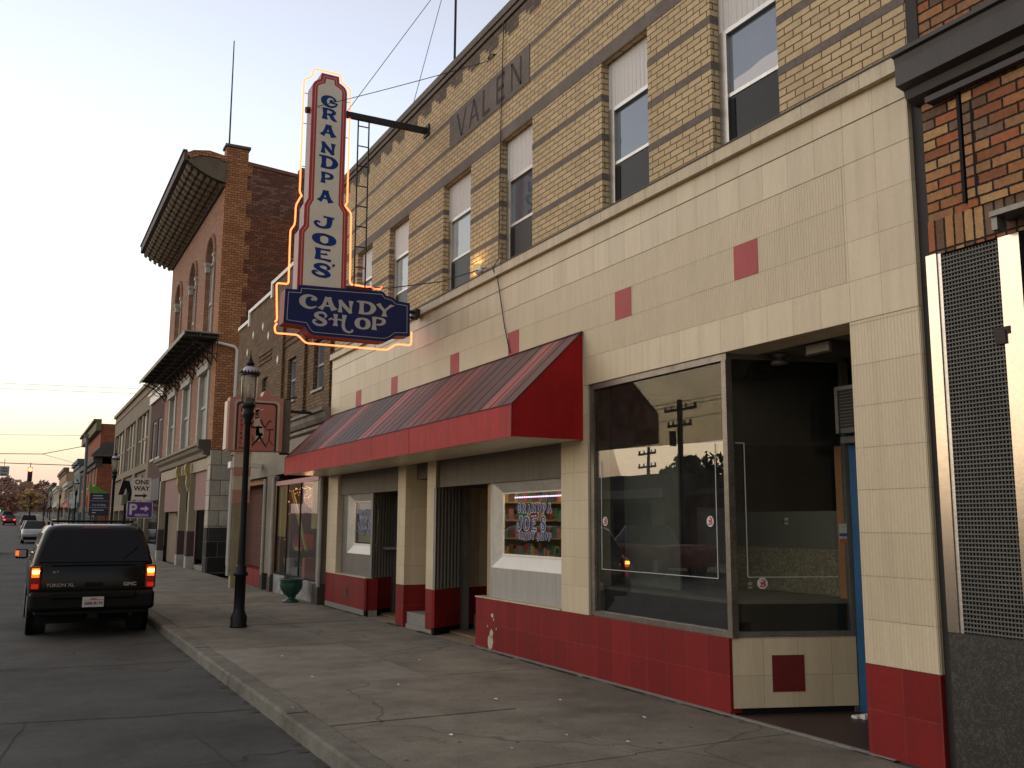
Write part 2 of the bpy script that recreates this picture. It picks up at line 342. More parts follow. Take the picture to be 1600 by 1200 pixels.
    def each(s, name, mats, parent=None):
        """one mesh object per shape"""
        o = None
        for g in sorted(set(s.g)):
            q = MB(s.local); idx = [i for i, k in enumerate(s.g) if k == g]; vs = sorted({v for i in idx for v in s.f[i]}); mp = {v: k for k, v in enumerate(vs)}
            q.v = [s.v[v] for v in vs]; q.f = [[mp[v] for v in s.f[i]] for i in idx]; q.m = [s.m[i] for i in idx]; q.sm = [s.sm[i] for i in idx]; q.g = [0] * len(idx)
            o = q.build(name, mats, parent)
        return o
    def build(s, name, mats, parent=None):
        if not isinstance(mats, (list, tuple)): mats = [mats]
        off = Vector((0, 0, 0)) if (s.local or parent is None) else wloc(parent)
        me = bpy.data.meshes.new(name); me.from_pydata([tuple(Vector(p) - off) for p in s.v], [], s.f)
        for mt in mats: me.materials.append(mt)
        me.polygons.foreach_set('material_index', [min(i, len(mats) - 1) for i in s.m]); me.polygons.foreach_set('use_smooth', s.sm)
        uvl = me.uv_layers.new(name='UVMap'); me.update()
        uv = []
        for p in me.polygons:
            n = p.normal; ax = (abs(n.x), abs(n.y), abs(n.z)); k = ax.index(max(ax))
            for vi in p.vertices:
                c = Vector(s.v[vi])
                uv += ((c.y, c.z) if k == 0 else (c.x, c.z) if k == 1 else (c.y, c.x))
        uvl.data.foreach_set('uv', uv); me.validate(); me.update()
        o = bpy.data.objects.new(name, me); C.collection.objects.link(o)
        if parent is not None: o.parent = parent
        return o
def tag(o, label=None, cat=None, group=None, kind=None):
    if label: o['label'] = label
    if cat: o['category'] = cat
    if group: o['group'] = group
    if kind: o['kind'] = kind
    return o
def thing(name, label, cat, loc=(0, 0, 0), group=None):
    o = bpy.data.objects.new(name, None); o.empty_display_size = .3; C.collection.objects.link(o); o.location = loc
    return tag(o, label, cat, group)
def copy_tree(o, parent=None):
    c = o.copy(); C.collection.objects.link(c); c.parent = parent
    for ch in list(o.children): copy_tree(ch, c)
    return c
def struct(name, mb, m, label=None): return tag(mb.build(name, m), kind='structure', label=label)

# text set in the plane of right vector r and up vector u at origin o
def text(mb, s, o, size, r, u, m=0, depth=.003, align='LEFT', bold=0.0, sx=1.0):
    cu = bpy.data.curves.new('t', 'FONT'); cu.body = s; cu.size = size; cu.align_x = align; cu.offset = bold * size; cu.resolution_u = 3
    ob = bpy.data.objects.new('t', cu); C.collection.objects.link(ob)
    me = ob.to_mesh(); r = Vector(r).normalized(); u = Vector(u).normalized(); n = r.cross(u)
    pts = [Vector(o) + r * v.co.x * sx + u * v.co.y + n * depth for v in me.vertices]
    mb.add(pts, [tuple(p.vertices) for p in me.polygons], m)
    ob.to_mesh_clear(); bpy.data.objects.remove(ob); bpy.data.curves.remove(cu)

# --- hand drawn poster lettering: every stroke is (x, y, width) points on a unit box
GL = {
 'G': [[(.80, .66, .05), (.83, .80, .12), (.62, .97, .12), (.36, .93, .20), (.17, .70, .30), (.16, .36, .30), (.36, .09, .20), (.62, .05, .14), (.86, .22, .08), (.98, .44, .02)], [(.98, .46, .04), (.72, .44, .12), (.55, .52, .10), (.60, .64, .10), (.70, .62, .06)]],
 'R': [[(.20, 0, .34), (.20, .45, .19), (.20, 1, .26)], [(.12, .95, .12), (.45, .96, .12), (.72, .88, .18), (.78, .70, .20), (.64, .54, .14), (.34, .47, .10)], [(.42, .52, .10), (.62, .36, .20), (.76, .10, .24), (.95, .0, .06)]],
 'A': [[(.10, .0, .30), (.26, .30, .16), (.46, 1.0, .20)], [(.86, .0, .36), (.72, .30, .24), (.52, 1.0, .22)], [(.22, .30, .12), (.76, .30, .12)], [(.34, .97, .06), (.68, .97, .06)]],
 'N': [[(.16, 0, .28), (.17, .5, .14), (.16, 1, .22)], [(.12, .98, .18), (.46, .5, .24), (.84, .03, .22)], [(.84, .0, .12), (.83, .5, .12), (.84, 1, .28)]],
 'D': [[(.26, .02, .28), (.26, .5, .18), (.26, .98, .24)], [(.02, .95, .10), (.45, .96, .13), (.76, .84, .20), (.88, .52, .26), (.74, .18, .20), (.45, .05, .13), (.14, .05, .10)]],
 'P': [[(.24, 0, .32), (.24, .45, .18), (.24, 1, .26)], [(.12, .95, .12), (.5, .96, .12), (.80, .86, .20), (.84, .66, .20), (.68, .48, .15), (.38, .42, .09)]],
 'J': [[(.50, .96, .10), (1.0, .96, .10)], [(.80, 1, .26), (.78, .5, .22), (.70, .20, .22), (.45, .06, .14), (.20, .12, .14), (.07, .34, .12), (.16, .50, .10), (.30, .44, .06)]],
 'O': [[(.5, .95, .12), (.22, .80, .24), (.14, .5, .30), (.22, .2, .24), (.5, .05, .12), (.78, .2, .24), (.86, .5, .30), (.78, .8, .24), (.5, .95, .12)]],
 'E': [[(.24, 0, .30), (.24, .5, .20), (.24, 1, .26)], [(.10, .94, .12), (.50, .93, .11), (.86, .97, .16)], [(.30, .50, .10), (.55, .52, .09), (.70, .56, .14)], [(.10, .05, .12), (.55, .06, .12), (.90, .02, .20)]],
 'S': [[(.74, .62, .05), (.82, .76, .12), (.66, .95, .13), (.38, .93, .16), (.22, .74, .22), (.40, .55, .22), (.66, .42, .24), (.78, .24, .22), (.62, .06, .16), (.30, .05, .14), (.10, .22, .14), (.14, .38, .10), (.28, .36, .05)]],
 'C': [[(.84, .62, .06), (.88, .80, .14), (.64, .97, .12), (.36, .93, .20), (.17, .70, .30), (.16, .36, .30), (.36, .09, .20), (.64, .04, .14), (.92, .20, .05)], [(.88, .82, .10), (.70, .74, .14), (.72, .62, .08)]],
 'Y': [[(.46, 0, .34), (.46, .25, .18), (.46, .48, .18)], [(.46, .44, .16), (.20, .80, .20), (.08, 1, .28)], [(.46, .44, .14), (.72, .78, .12), (.94, 1, .16)], [(.74, .96, .05), (1.05, .96, .05)]],
 'H': [[(.16, 0, .28), (.17, .5, .15), (.16, 1, .24)], [(.80, 1, .24), (.78, .5, .15), (.80, 0, .22)], [(-.12, .55, .10), (-.02, .64, .08), (.16, .52, .09), (.48, .56, .10), (.78, .50, .10)]],
 'Hs': [[(.16, 0.05, .28), (.17, .5, .15), (.16, 1, .26)], [(.70, 1, .26), (.66, .5, .16), (.64, .12, .17), (.74, -.22, .17), (.98, -.36, .14), (1.20, -.26, .10), (1.18, -.12, .08)], [(-.22, .48, .10), (-.10, .62, .08), (.12, .50, .09), (.40, .60, .10), (.66, .48, .10)]],
 "'": [[(.2, 1.0, .26), (.24, .84, .22), (.10, .66, .06)]],
}
def smooth_path(P, k=5):
    if len(P) < 3: return P
    o = []
    for i in range(len(P) - 1):
        a = P[max(i - 1, 0)]; b = P[i]; c = P[i + 1]; d = P[min(i + 2, len(P) - 1)]
        for j in range(k):
            t = j / k
            o.append(tuple(.5 * ((2 * b[q]) + (-a[q] + c[q]) * t + (2 * a[q] - 5 * b[q] + 4 * c[q] - d[q]) * t * t + (-a[q] + 3 * b[q] - 3 * c[q] + d[q]) * t ** 3) for q in range(3)))
    o.append(P[-1]); return o
def ribbon(mb, P, fn, m=0, grow=0.0, lift=0.0):
    P = smooth_path(P); L = []; Rr = []
    for i, (x, y, w) in enumerate(P):
        a = P[max(i - 1, 0)]; b = P[min(i + 1, len(P) - 1)]; dx, dy = b[0] - a[0], b[1] - a[1]; l = math.hypot(dx, dy) or 1
        nx, ny = -dy / l, dx / l; h = w / 2 + grow
        if i == 0: x, y = x - dx / l * grow, y - dy / l * grow
        if i == len(P) - 1: x, y = x + dx / l * grow, y + dy / l * grow
        L.append(fn(x + nx * h, y + ny * h, lift)); Rr.append(fn(x - nx * h, y - ny * h, lift))
    for i in range(len(L) - 1): mb.quad(L[i], L[i + 1], Rr[i + 1], Rr[i], m)
lift_n = [0]
def glyph(mb, ch, o, w, h, r, u, m=0, grow=0.0, base=.002, skew=0.0):
    r = Vector(r); u = Vector(u); n = r.cross(u); o = Vector(o)
    for st in GL[ch]:
        lift_n[0] = (lift_n[0] + 1) % 6
        fn = lambda x, y, l: o + r * (x * w) + u * (y * h + skew * x * w) + n * l
        ribbon(mb, [(x, y, ww) for x, y, ww in st], fn, m, grow, base + lift_n[0] * .0003)

# ================================================================== SETTING
def hz(y): return max(0.0, (y - 72) * .016)
def rise(mb, x0, x1, z, ys=(-300, 72, 500, 1500)):
    for a, b in zip(ys, ys[1:]): mb.quad((x0, a, z + min(hz(a), hz(500))), (x1, a, z + min(hz(a), hz(500))), (x1, b, z + min(hz(b), hz(500))), (x0, b, z + min(hz(b), hz(500))))
    return mb
struct('ground', rise(MB(), -900, 900, -.16), m_earth)
struct('road', rise(MB(), -10.2, 2.15, -.13, (-60, 72, 490)).quad((2.15, 71, -.128), (60, 71, -.128), (60, 82, .03), (2.15, 82, .03)), m_road)
kb = MB()
def kerbline(y0, y1):
    y = y0; i = 0
    while y < y1:
        e = min(y + 2.4, y1); j = random.uniform(-.006, .006); jz = random.uniform(-.006, .004)
        kb.prism([(2.15 + j, -.15), (2.36, -.15), (2.36, .002 + jz), (2.185 + j, .002 + jz), (2.16 + j, -.022)], 'y', y + .004, e - .006); y = e
kerbline(-6, 71); kb.prism([(82, -.15), (82, hz(82)), (300, hz(300)), (300, 3.0)], 'x', 2.15, 2.36)
struct('kerb', kb, m_kerb)
sw = MB()
def ysplit(y0, y1, cuts): return [y0] + [c for c in cuts if y0 < c < y1] + [y1]
random.seed(3)
def walkstrip(x0, x1, y0, y1, cuts):
    c = ysplit(y0, y1, cuts)
    for a, b in zip(c, c[1:]):
        dz = random.uniform(-.004, .004)
        mi = 2 if (abs(a - 9.75) < .1 and x0 < 3) else 0
        sw.box(x0 + .009, x1 - .009, a + .010, b - .010, -.15, dz, mi)
cl = [-4, -2, .4, 2.3, 4.1, 5.87, 7.75, 9.75, 12.9, 15.7, 17.9, 20.2, 22.6, 25, 27.4, 29.8, 32.2, 34.6, 37, 40, 43, 46, 49, 52, 55, 58, 61, 64, 67]
walkstrip(2.36, 4.05, -6, 71, cl); walkstrip(4.05, 5.56, -6, 71, [y + .02 for y in cl[:-8]])
sw.prism([(82, -.15), (82, hz(82)), (300, hz(300)), (300, 3.0)], 'x', 2.36, 5.56); sw.box(2.34, 5.6, -6, 71, -.158, -.022, 1)
struct('sidewalk', sw, [m_walk, m_joint, m_walkl])
# gutter dirt and the far side kerb and lot
gd = MB()
for i in range(60):
    y = 3 + i * .45 + random.uniform(-.2, .2); x = 2.14 - random.uniform(0, .10); l = random.uniform(.05, .3)
    gd.quad((x, y, -.1265), (2.15, y, -.1265), (2.15, y + l, -.1265), (x + .02, y + l * .8, -.1265))
tag(gd.build('gutter_dirt', m_joint), 'brown dirt collected along the foot of the kerb', 'dirt', kind='stuff')
struct('far_pavement', MB().box(-13.2, -10.2, -60, 71, -.15, 0).box(-40, -13.2, -60, 71, -.15, -.03), m_conc)

rc = MB()
def crack(pts, w, z, m=0):
    for (xa, ya), (xb, yb) in zip(pts, pts[1:]):
        d_ = Vector((xb - xa, yb - ya)).normalized(); n_ = Vector((-d_.y, d_.x)) * w
        rc.quad((xa - n_.x, ya - n_.y, z), (xb - n_.x, yb - n_.y, z), (xb + n_.x, yb + n_.y, z), (xa + n_.x, ya + n_.y, z))
def wander(x0, y0, x1, y1, n=14, j=.04): return [(x0 + (x1 - x0) * k / n + random.uniform(-j, j) * .4, y0 + (y1 - y0) * k / n + random.uniform(-j, j)) for k in range(n + 1)]
random.seed(12)
crack(wander(-2, 9.9, 2.1, 9.4), .010, -.1262); crack(wander(1.45, 8.5, 1.62, 6.2, 12), .007, -.1262); crack(wander(-1.5, 13.2, 2.1, 12.9), .010, -.1262); crack(wander(-.4, 5, .2, 9.7), .006, -.1262); crack(wander(.3, 20, 2.1, 19.8), .012, -.1262)
tag(rc.build('road_cracks', m_joint), 'thin dark cracks running across and along the asphalt', 'cracks', kind='stuff')
# road and walk litter: small pale scraps
for i, (x, y, z) in enumerate([(4.08, 8.2, 0), (3.55, 9.35, 0), (4.4, 10.9, 0), (3.1, 7.0, 0), (3.9, 6.6, 0), (3.32, 6.4, 0), (4.6, 7.9, 0), (2.28, 8.6, 0), (3.0, 11.9, 0), (4.85, 6.9, 0), (2.9, 10.2, 0), (4.2, 6.2, 0)]):
    a = random.uniform(0, 6.28); s_ = random.uniform(.012, .026); mb = MB()
    pts = [(x + math.cos(a + k * 1.26) * s_ * random.uniform(.5, 1), y + math.sin(a + k * 1.26) * s_ * 1.6 * random.uniform(.5, 1), z + .006 + random.uniform(0, .008)) for k in range(5)]
    mb.poly(pts)
    tag(mb.build('paper_scrap', m_white), 'tiny pale scrap of litter lying on the sidewalk by the red wall', 'litter', 'litter scraps on the sidewalk')

# distant woods closing the street
random.seed(11)
m_leafs = [plain('far_autumn_leaves_%s' % n, c, .9, var=.3, scale=.5, bmp=0) for n, c in (('rust', (.36, .17, .10)), ('ochre', (.46, .25, .10)), ('brown', (.28, .19, .15)), ('olive', (.22, .19, .12)))]  # leaf colours lightened to stand in for distance haze
m_bark = plain('bark', (.05, .04, .035), .9, scale=6, bmp=.4)
wd = MB()
for i in range(5200):
    x = random.uniform(-90, 60); y = random.uniform(420, 470); h = 8.5 + 2.2 * math.sin(x * .13) + 3 * math.sin(x * .31 + 1) + (2.5 if -8 < x < 0 else 0)
    z = hz(440) - 1 + random.uniform(0, max(4, h)); s_ = random.uniform(.7, 1.9); a = random.uniform(0, 6.3); b = random.uniform(-.6, .6)
    c, s2 = math.cos(a) * s_, math.sin(a) * s_
    wd.quad((x - c, y - s2, z - s_ * .5), (x + c, y + s2, z - s_ * .4 + b), (x + c * .7, y + s2 * .7, z + s_ * .5), (x - c * .6, y - s2 * .6, z + s_ * .6 + b), random.choice((0, 1, 2, 2, 2, 3)))
tag(wd.build('far_wood', m_leafs), 'hazy belt of rusty autumn trees closing the far end of the street', 'wood', kind='stuff')

def leaf_tree(name, x, y, h, r, mi, label, group=None, n=900, leaf=.35, z0=-.05, cz=.6, lean=.0, mats=None, parts=True):
    z0 += hz(y); t = thing(name, label, 'tree', (x, y, z0), group)
    tr = MB(); tr.tube([(x, y, z0), (x + .05 * h * lean, y, z0 + h * .25), (x, y, z0 + h * .5), (x + .03, y, z0 + h * .85)], [h * .03, h * .024, h * .016, h * .004], 7)
    for k in range(9):
        a = random.uniform(0, 6.28); hb = h * random.uniform(.28, .6); rr = r * random.uniform(.5, .9)
        tr.tube([(x, y, z0 + hb), (x + math.cos(a) * rr * .5, y + math.sin(a) * rr * .5, z0 + hb + h * .12), (x + math.cos(a) * rr, y + math.sin(a) * rr, z0 + hb + h * .2)], [h * .012, h * .007, h * .002], 5)
    tr.build('trunk', m_bark, t)
    cr = MB(); cl_ = []
    for k in range(26):
        a = random.uniform(0, 6.28); q = random.random() ** .5; zz = random.uniform(-1, 1)
        cl_.append((x + math.cos(a) * q * r * math.sqrt(1 - zz * zz * .8), y + math.sin(a) * q * r * math.sqrt(1 - zz * zz * .8), z0 + h * cz + zz * h * .36, r * random.uniform(.16, .36)))
    for k in range(n):
        cx, cy, c_z, cr_ = random.choice(cl_)
        d = Vector((random.gauss(0, 1), random.gauss(0, 1), random.gauss(0, 1))).normalized() * cr_ * random.uniform(.5, 1.1)
        p = Vector((cx, cy, c_z)) + d; s_ = leaf * random.uniform(.5, 1.2)
        u = Vector((random.gauss(0, 1), random.gauss(0, 1), random.gauss(0, 1))).normalized(); w = u.orthogonal().normalized()
        cr.quad(p - u * s_, p + w * s_ * .5, p + u * s_, p - w * s_ * .5, random.choice((0, 0, 1)))
    cr.build('crown', mats or [m_leafs[mi], m_leafs[(mi + 2) % 4]], t); return t
for i, (x, y, h, r, mi, lb) in enumerate([(-5.0, 250, 8.8, 5, 2, 'tall domed brown tree at the end of the street above the green lights'), (2.4, 240, 7.0, 2.2, 1, 'narrow ochre tree beside the far shop row'), (-9, 235, 6.2, 4, 3, 'olive tree at the left edge of the far street'),
                                          (-1.0, 260, 5.6, 3.2, 0, 'rust coloured tree just left of the ochre tree far down the street'), (5.6, 255, 8.5, 3, 2, 'bare looking brown tree behind the far shop row'), (-14, 245, 7.5, 5, 0, 'red brown tree partly cut by the left edge of the picture')]):
    leaf_tree('autumn_tree', x, y, h, r, mi, lb, 'autumn trees down the street', n=700, leaf=.55)

# ================================================================== CANDY SHOP BUILDING
FX = 5.56; BX = 5.60
shop = thing('shop_building', 'two storey yellow brick building with cream and red tiled storefront under the awning', 'building', (FX, 11.6, 0))
SH = shop
Y0, Y1 = 4.50, 18.85
wins = [(5.83, 6.72), (7.75, 8.65), (10.30, 11.22), (12.20, 13.22), (14.72, 15.68), (16.62, 17.50)]
# brick front
mb = MB(); mb.wall(BX, .28, Y0, Y1, 5.06, 8.60, [(a, b, 5.06, 6.875) for a, b in wins])
mb.build('brick_front', m_yel, SH)
# stone bands 4 mm proud of the brick, broken by the windows
mb = MB(); P = .004
def segs(lo, hi):
    s = lo
    for a, b in wins:
        if a > s: yield (s, a)
        s = b
    yield (s, hi)
for z0, z1 in ((5.48, 5.55), (5.95, 6.02), (6.42, 6.49)):
    for a, b in segs(Y0, Y1): mb.box(BX - P, BX + .28, a - (.003 if a > Y0 else 0), b + (.003 if b < Y1 else 0), z0, z1)
mb.box(BX - .006, BX + .12, Y0, Y1, 6.877, 7.045)
for z0, z1 in ((7.40, 7.465), (7.875, 7.94)):
    mb.box(BX - P, BX + .1, Y0, 10.38, z0, z1); mb.box(BX - P, BX + .1, 13.0, Y1, z0, z1)
mb.build('stone_bands', m_band, SH)
mb = MB(); mb.box(BX - .012, BX + .1, 10.38, 13.0, 7.40, 7.94); nm = mb.build('name_plaque', m_band, SH)
mb = MB()
for ch, yy, w in (('V', 12.72, .35), ('A', 12.27, .34), ('L', 11.80, .26), ('E', 11.35, .27), ('N', 10.90, .31)):
    h = .40; z = 7.47
    def bar(a, b, t=.026): mb.add([(BX - .016, yy - a[0] * w - t, z + a[1] * h), (BX - .016, yy - a[0] * w + t, z + a[1] * h), (BX - .016, yy - b[0] * w + t, z + b[1] * h), (BX - .016, yy - b[0] * w - t, z + b[1] * h)], [(0, 1, 2, 3)])
    def hbar(x0, x1, y, t=.028): mb.quad((BX - .0165, yy - x0 * w, z + y * h - t), (BX - .0165, yy - x1 * w, z + y * h - t), (BX - .0165, yy - x1 * w, z + y * h + t), (BX - .0165, yy - x0 * w, z + y * h + t))
    if ch == 'V': bar((0.05, 1), (.5, 0)); bar((.95, 1), (.5, 0), .018)
    if ch == 'A': bar((.05, 0), (.5, 1), .018); bar((.95, 0), (.5, 1)); hbar(.25, .75, .33, .015)
    if ch in 'LE': bar((.1, 0), (.1, 1)); hbar(.1, .95, .05)
    if ch == 'E': hbar(.1, .85, .5); hbar(.1, .95, .95)
    if ch == 'N': bar((.08, 0), (.08, 1), .018); bar((.08, 1), (.92, 0), .03); bar((.92, 0), (.92, 1), .018)
mb.build('carved_name', plain('carved_shadow', (.055, .045, .04), .9), nm)
# stepped dark brick below the coping
mb = MB(); y = Y0; k = 0; zt = 8.60
pts = []
while y < Y1 - .01:
    e = min(y + .31, Y1)
    if k % 2 == 0: mb.box(BX - .004, BX + .1, y, e, 8.355, zt)
    else:
        mb.box(BX - .004, BX + .1, y, min(y + .11, Y1), 8.43, zt); mb.box(BX - .004, BX + .1, min(y + .11, Y1), e, 8.50, zt)
    y = e; k += 1
mb.build('stepped_brick_pattern', m_step, SH)
mb = MB(); mb.box(BX - .035, BX + .33, Y0 - .0, Y1, 8.604, 8.68).box(BX - .06, BX + .33, Y0, Y1, 8.682, 8.76).box(BX - .03, BX + .33, Y0, Y1, 8.762, 8.83)
mb.build('parapet_coping', m_coping, SH)
# body of the building
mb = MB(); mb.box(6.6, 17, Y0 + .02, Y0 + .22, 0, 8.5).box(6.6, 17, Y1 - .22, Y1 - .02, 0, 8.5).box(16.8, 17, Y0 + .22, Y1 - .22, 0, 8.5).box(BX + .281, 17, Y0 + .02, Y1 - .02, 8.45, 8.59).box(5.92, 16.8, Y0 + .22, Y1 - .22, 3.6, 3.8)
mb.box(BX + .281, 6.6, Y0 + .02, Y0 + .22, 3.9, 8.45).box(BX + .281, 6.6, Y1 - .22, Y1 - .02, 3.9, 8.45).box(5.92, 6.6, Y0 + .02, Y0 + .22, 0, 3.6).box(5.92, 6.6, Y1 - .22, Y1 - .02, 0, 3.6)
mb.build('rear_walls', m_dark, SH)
# windows upstairs
for i, (a, b) in enumerate(wins):
    zt = 6.875; fx = BX + .10
    mb = MB(); mb.box(fx, fx + .03, a + .003, b - .003, 6.32, zt - .003); mb.build('blank_panel', m_panel, SH)
    fr = MB(); fr.box(fx - .01, fx + .08, b - .12, b - .003, 5.07, 6.315).box(fx - .01, fx + .08, a + .003, a + .035, 5.07, 6.315).box(fx - .01, fx + .08, a + .035, b - .12, 6.27, 6.315).box(fx + .005, fx + .06, a + .035, b - .12, 5.63, 5.665)
    w = fr.build('window', m_alu if i else m_alu, SH)
    up = MB(); up.box(fx + .03, fx + .04, a + .035, b - .12, 5.665, 6.27); up.build('upper_pane', m_upg if i in (0, 1, 2) else m_upg2, w)
    lo = MB(); lo.box(fx + .015, fx + .025, a + .035, b - .12, 5.07, 5.63); lo.box(fx + .008, fx + .012, b - .20, b - .12, 5.07, 5.60, 1); lo.build('lower_screen', [m_scr, m_black], w)
    MB().box(fx + .09, fx + .11, a, b, 5.06, 6.9).build('blind', m_dark, w)
# cream tile bands
mb = MB(); mb.box(5.50, 5.75, Y0, Y1, 4.935, 5.052).box(5.49, 5.76, Y0 - .002, Y1, 5.053, 5.066, 1)
mb.build('tile_ledge', [m_ledge, m_lead], SH)
ZB = 4.415
mb = MB(); mb.box(FX, 5.90, Y0, Y1, ZB, 4.73).box(FX - .008, 5.90, Y0, Y1, 4.733, 4.785).box(FX, 5.9, Y0, Y1, 4.788, 4.934)
mb.box(FX, 5.90, Y0, 5.14, 3.165, ZB - .003).box(FX, 5.9, 5.14, 9.0, 3.165, 3.4775).box(FX, 5.9, 18.25, Y1, 3.165, ZB - .003)
# smooth bits carry their own uv grid (rows start at the band bottom)
def regrid(o, u0, v0):
    L = o.data.uv_layers[0].data
    for l in L: l.uv = (l.uv[0] - u0, l.uv[1] - v0)
o = mb.build('smooth_tile_band', m_tile, SH); regrid(o, Y0 + .008, 3.165)
mb = MB(); mb.box(FX + .001, 5.9, 5.143, 9.0, 3.4785, ZB - .004).box(FX + .001, 5.9, 9.0, 18.25, 3.165, ZB - .004)
o = mb.build('ribbed_tile_band', m_rib, SH); regrid(o, Y0 + .008, 3.165)
mb = MB(); mb.box(FX + .002, 5.9, Y0, 5.135, .635, 3.162); o = mb.build('ribbed_tile_pier', m_rib, SH); regrid(o, Y0 + .008, .635)
mb = MB(); mb.box(FX, 5.9, Y0, 5.137, -.05, .632); o = mb.build('red_tile_foot', m_red, SH); regrid(o, Y0 + .008, 0)
for ya, yb in ((6.12, 6.43), (8.05, 8.355), (10.58, 10.88), (12.46, 12.77), (15.0, 15.3), (16.92, 17.23)):
    MB().box(FX - .003, FX + .05, ya, yb, 3.79, 4.10).build('red_square', m_redsq, SH)
# red base runs
mb = MB(); mb.box(FX, 5.78, 6.64, 11.79, .02, .65); o = mb.build('red_tile_base', m_red, SH); regrid(o, 6.64, .015)
mb = MB(); mb.box(FX + .01, 5.78, 6.66, 11.77, -.05, .02).box(FX - .035, FX + .01, 6.7, 11.8, -.02, .008); mb.build('base_footing', m_conc, SH)
pc = MB()
def blob(y, z, s, k=9, sy=1):
    pc.gi += 1; pc.poly([(FX - .004, y + math.cos(i / k * 6.28) * s * random.uniform(.6, 1.1), z + math.sin(i / k * 6.28) * s * sy * random.uniform(.6, 1.1)) for i in range(k)])
random.seed(5)
blob(11.33, .10, .085, 11, 1.2); blob(11.30, .22, .055, 9, 1.1); blob(11.28, .45, .045, 9, .8); blob(11.16, .29, .018); blob(11.42, .30, .018); blob(11.24, .40, .02)
pc.each('bare_paint_patch', m_oldcream, SH)
mb = MB(); mb.box(FX, 5.78, 16.35, Y1, .10, .65); o = mb.build('red_tile_base', m_red, SH); regrid(o, 16.35, .015)
mb = MB(); mb.box(FX + .002, 5.78, 16.36, Y1, -.05, .099).box(5.545, 5.68, 16.36, 18.2, .652, .668, 1); mb.build('base_footing', [m_conc, m_ledge], SH)
MB().box(FX - .006, FX + .02, 17.38, 17.52, .27, .45).build('foundation_vent', m_rust, SH)
gl_ = MB(); random.seed(44); y = 4.6
while y < 18.8:
    if not (11.8 < y < 13.2 or 13.6 < y < 14.5 or 14.9 < y < 16.3 or 5.1 < y < 6.6):
        w = random.uniform(.015, .06); l = random.uniform(.15, .4); gl_.quad((FX - .035 - w, y, .0065), (FX + .01, y, .0065), (FX + .01, y + l, .0065), (FX - .035 - w * random.uniform(.3, 1), y + l, .0065))
    y += .25
tag(gl_.build('wall_foot_dirt', m_joint), 'dark dirt gathered along the foot of the red tiled wall', 'dirt', kind='stuff')
wdz = MB()
for k in range(160):
    y = random.choice((random.uniform(4.3, 6.6), random.uniform(2.2, 9))); x = 5.53 if y < 6.6 and random.random() < .7 else 2.365; h = random.uniform(.01, .035); a = random.uniform(-.02, .02)
    x += random.uniform(-.012, .012); wdz.add([(x, y, 0), (x + .005, y + .006, 0), (x + a, y + a, h)], [(0, 1, 2)])
tag(wdz.build('weeds', plain('weed_green', (.05, .08, .02), .8)), 'tiny green weeds growing in the kerb and threshold joints', 'weeds', kind='stuff')
# cream piers of the storefront
for a, b in ((8.93, 9.515), (18.20, Y1)):
    mb = MB(); mb.box(FX + .001, 5.85, a, b, .652, 3.162); o = mb.build('cream_pier', m_tile, SH); regrid(o, a, .635)
def wedge(ya, yb, yd, x1, za, zb, m, name, u0=0):   # pier with its far face splayed back to yd at depth x1
    mb = MB(); mb.prism([(FX, ya), (FX, yb), (x1, yb + .02), (x1, ya)], 'z', za, zb); o = mb.build(name, m, SH); regrid(o, u0, .635 if za > .1 else .015); return o
wedge(14.50, 14.85, 0, 7.2, .65, 3.15, m_tile, 'cream_pier', 14.5); wedge(14.502, 14.848, 0, 7.2, -.03, .648, m_red, 'red_pier_foot', 14.5)
mb = MB(); mb.prism([(FX, 13.25), (FX, 13.58), (6.9, 13.98), (6.9, 13.84), (6.16, 13.60)], 'z', .65, 3.15); mb.build('cream_pier', m_tile, SH)
mb = MB(); mb.prism([(FX + .001, 13.252), (FX + .001, 13.578), (6.9, 13.978), (6.9, 13.842), (6.16, 13.602)], 'z', .06, .648); mb.build('red_pier_foot', m_red, SH)
mb = MB(); mb.prism([(FX + .003, 13.255), (FX + .003, 13.575), (6.9, 13.97), (6.16, 13.61)], 'z', -.05, .06); mb.build('pier_footing', m_conc, SH)
# door splays in wide ribbed metal over red
def splay(p, q, z1=2.16):
    MB().slab(p, q, .04, .655, z1).build('ribbed_splay', m_alurib2, SH)
    p = (FX + .004, p[1] - (.03 if p[0] > FX + .05 else 0))
    MB().slab((p[0], p[1] - .004), (q[0], q[1] - .004), .05, .10, .65).build('red_splay_base', m_red, SH)
    MB().slab((p[0], p[1] - .003), (q[0], q[1] - .003), .05, -.03, .10).build('black_kick', m_black, SH)
splay((FX + .10, 16.36), (6.17, 16.74)); splay((FX + .006, 13.235), (6.13, 13.56))
# door recess 2 inner wall
MB().slab((6.22, 13.50), (7.4, 14.35), .05, .655, 2.3).build('recess_wall', m_tile, SH)
MB().slab((6.22, 13.497), (7.4, 14.347), .055, .10, .65).build('red_recess_base', m_red, SH)
MB().slab((6.22, 13.498), (7.4, 14.348), .052, -.03, .10).build('black_kick', m_black, SH)
def door(name, x0, y0, x1, y1, z1, parent, label=None, blue=False):
    d = Vector((x1 - x0, y1 - y0)).normalized()
    mb = MB(); t = .05; q = lambda k: (x0 + d.x * k, y0 + d.y * k); L = math.hypot(x1 - x0, y1 - y0)
    fm = m_blue if blue else m_alud
    for a, b, za, zb in ((0, .09, 0, z1), (L - .09, L, 0, z1), (.09, L - .09, 0, .25), (.09, L - .09, z1 - .1, z1)): mb.slab(q(a), q(b), t, za, zb)
    o = mb.build(name, fm, parent)
    MB().slab(q(.09), q(L - .09), .012, .25, z1 - .1).build('door_glass', m_shopg2, o)
    hx = MB(); hx.slab((q(.12)[0] - .03, q(.12)[1]), (q(.16)[0] - .03, q(.16)[1]), .03, .95, 1.25); hx.build('door_handle', m_alu, o)
    return o
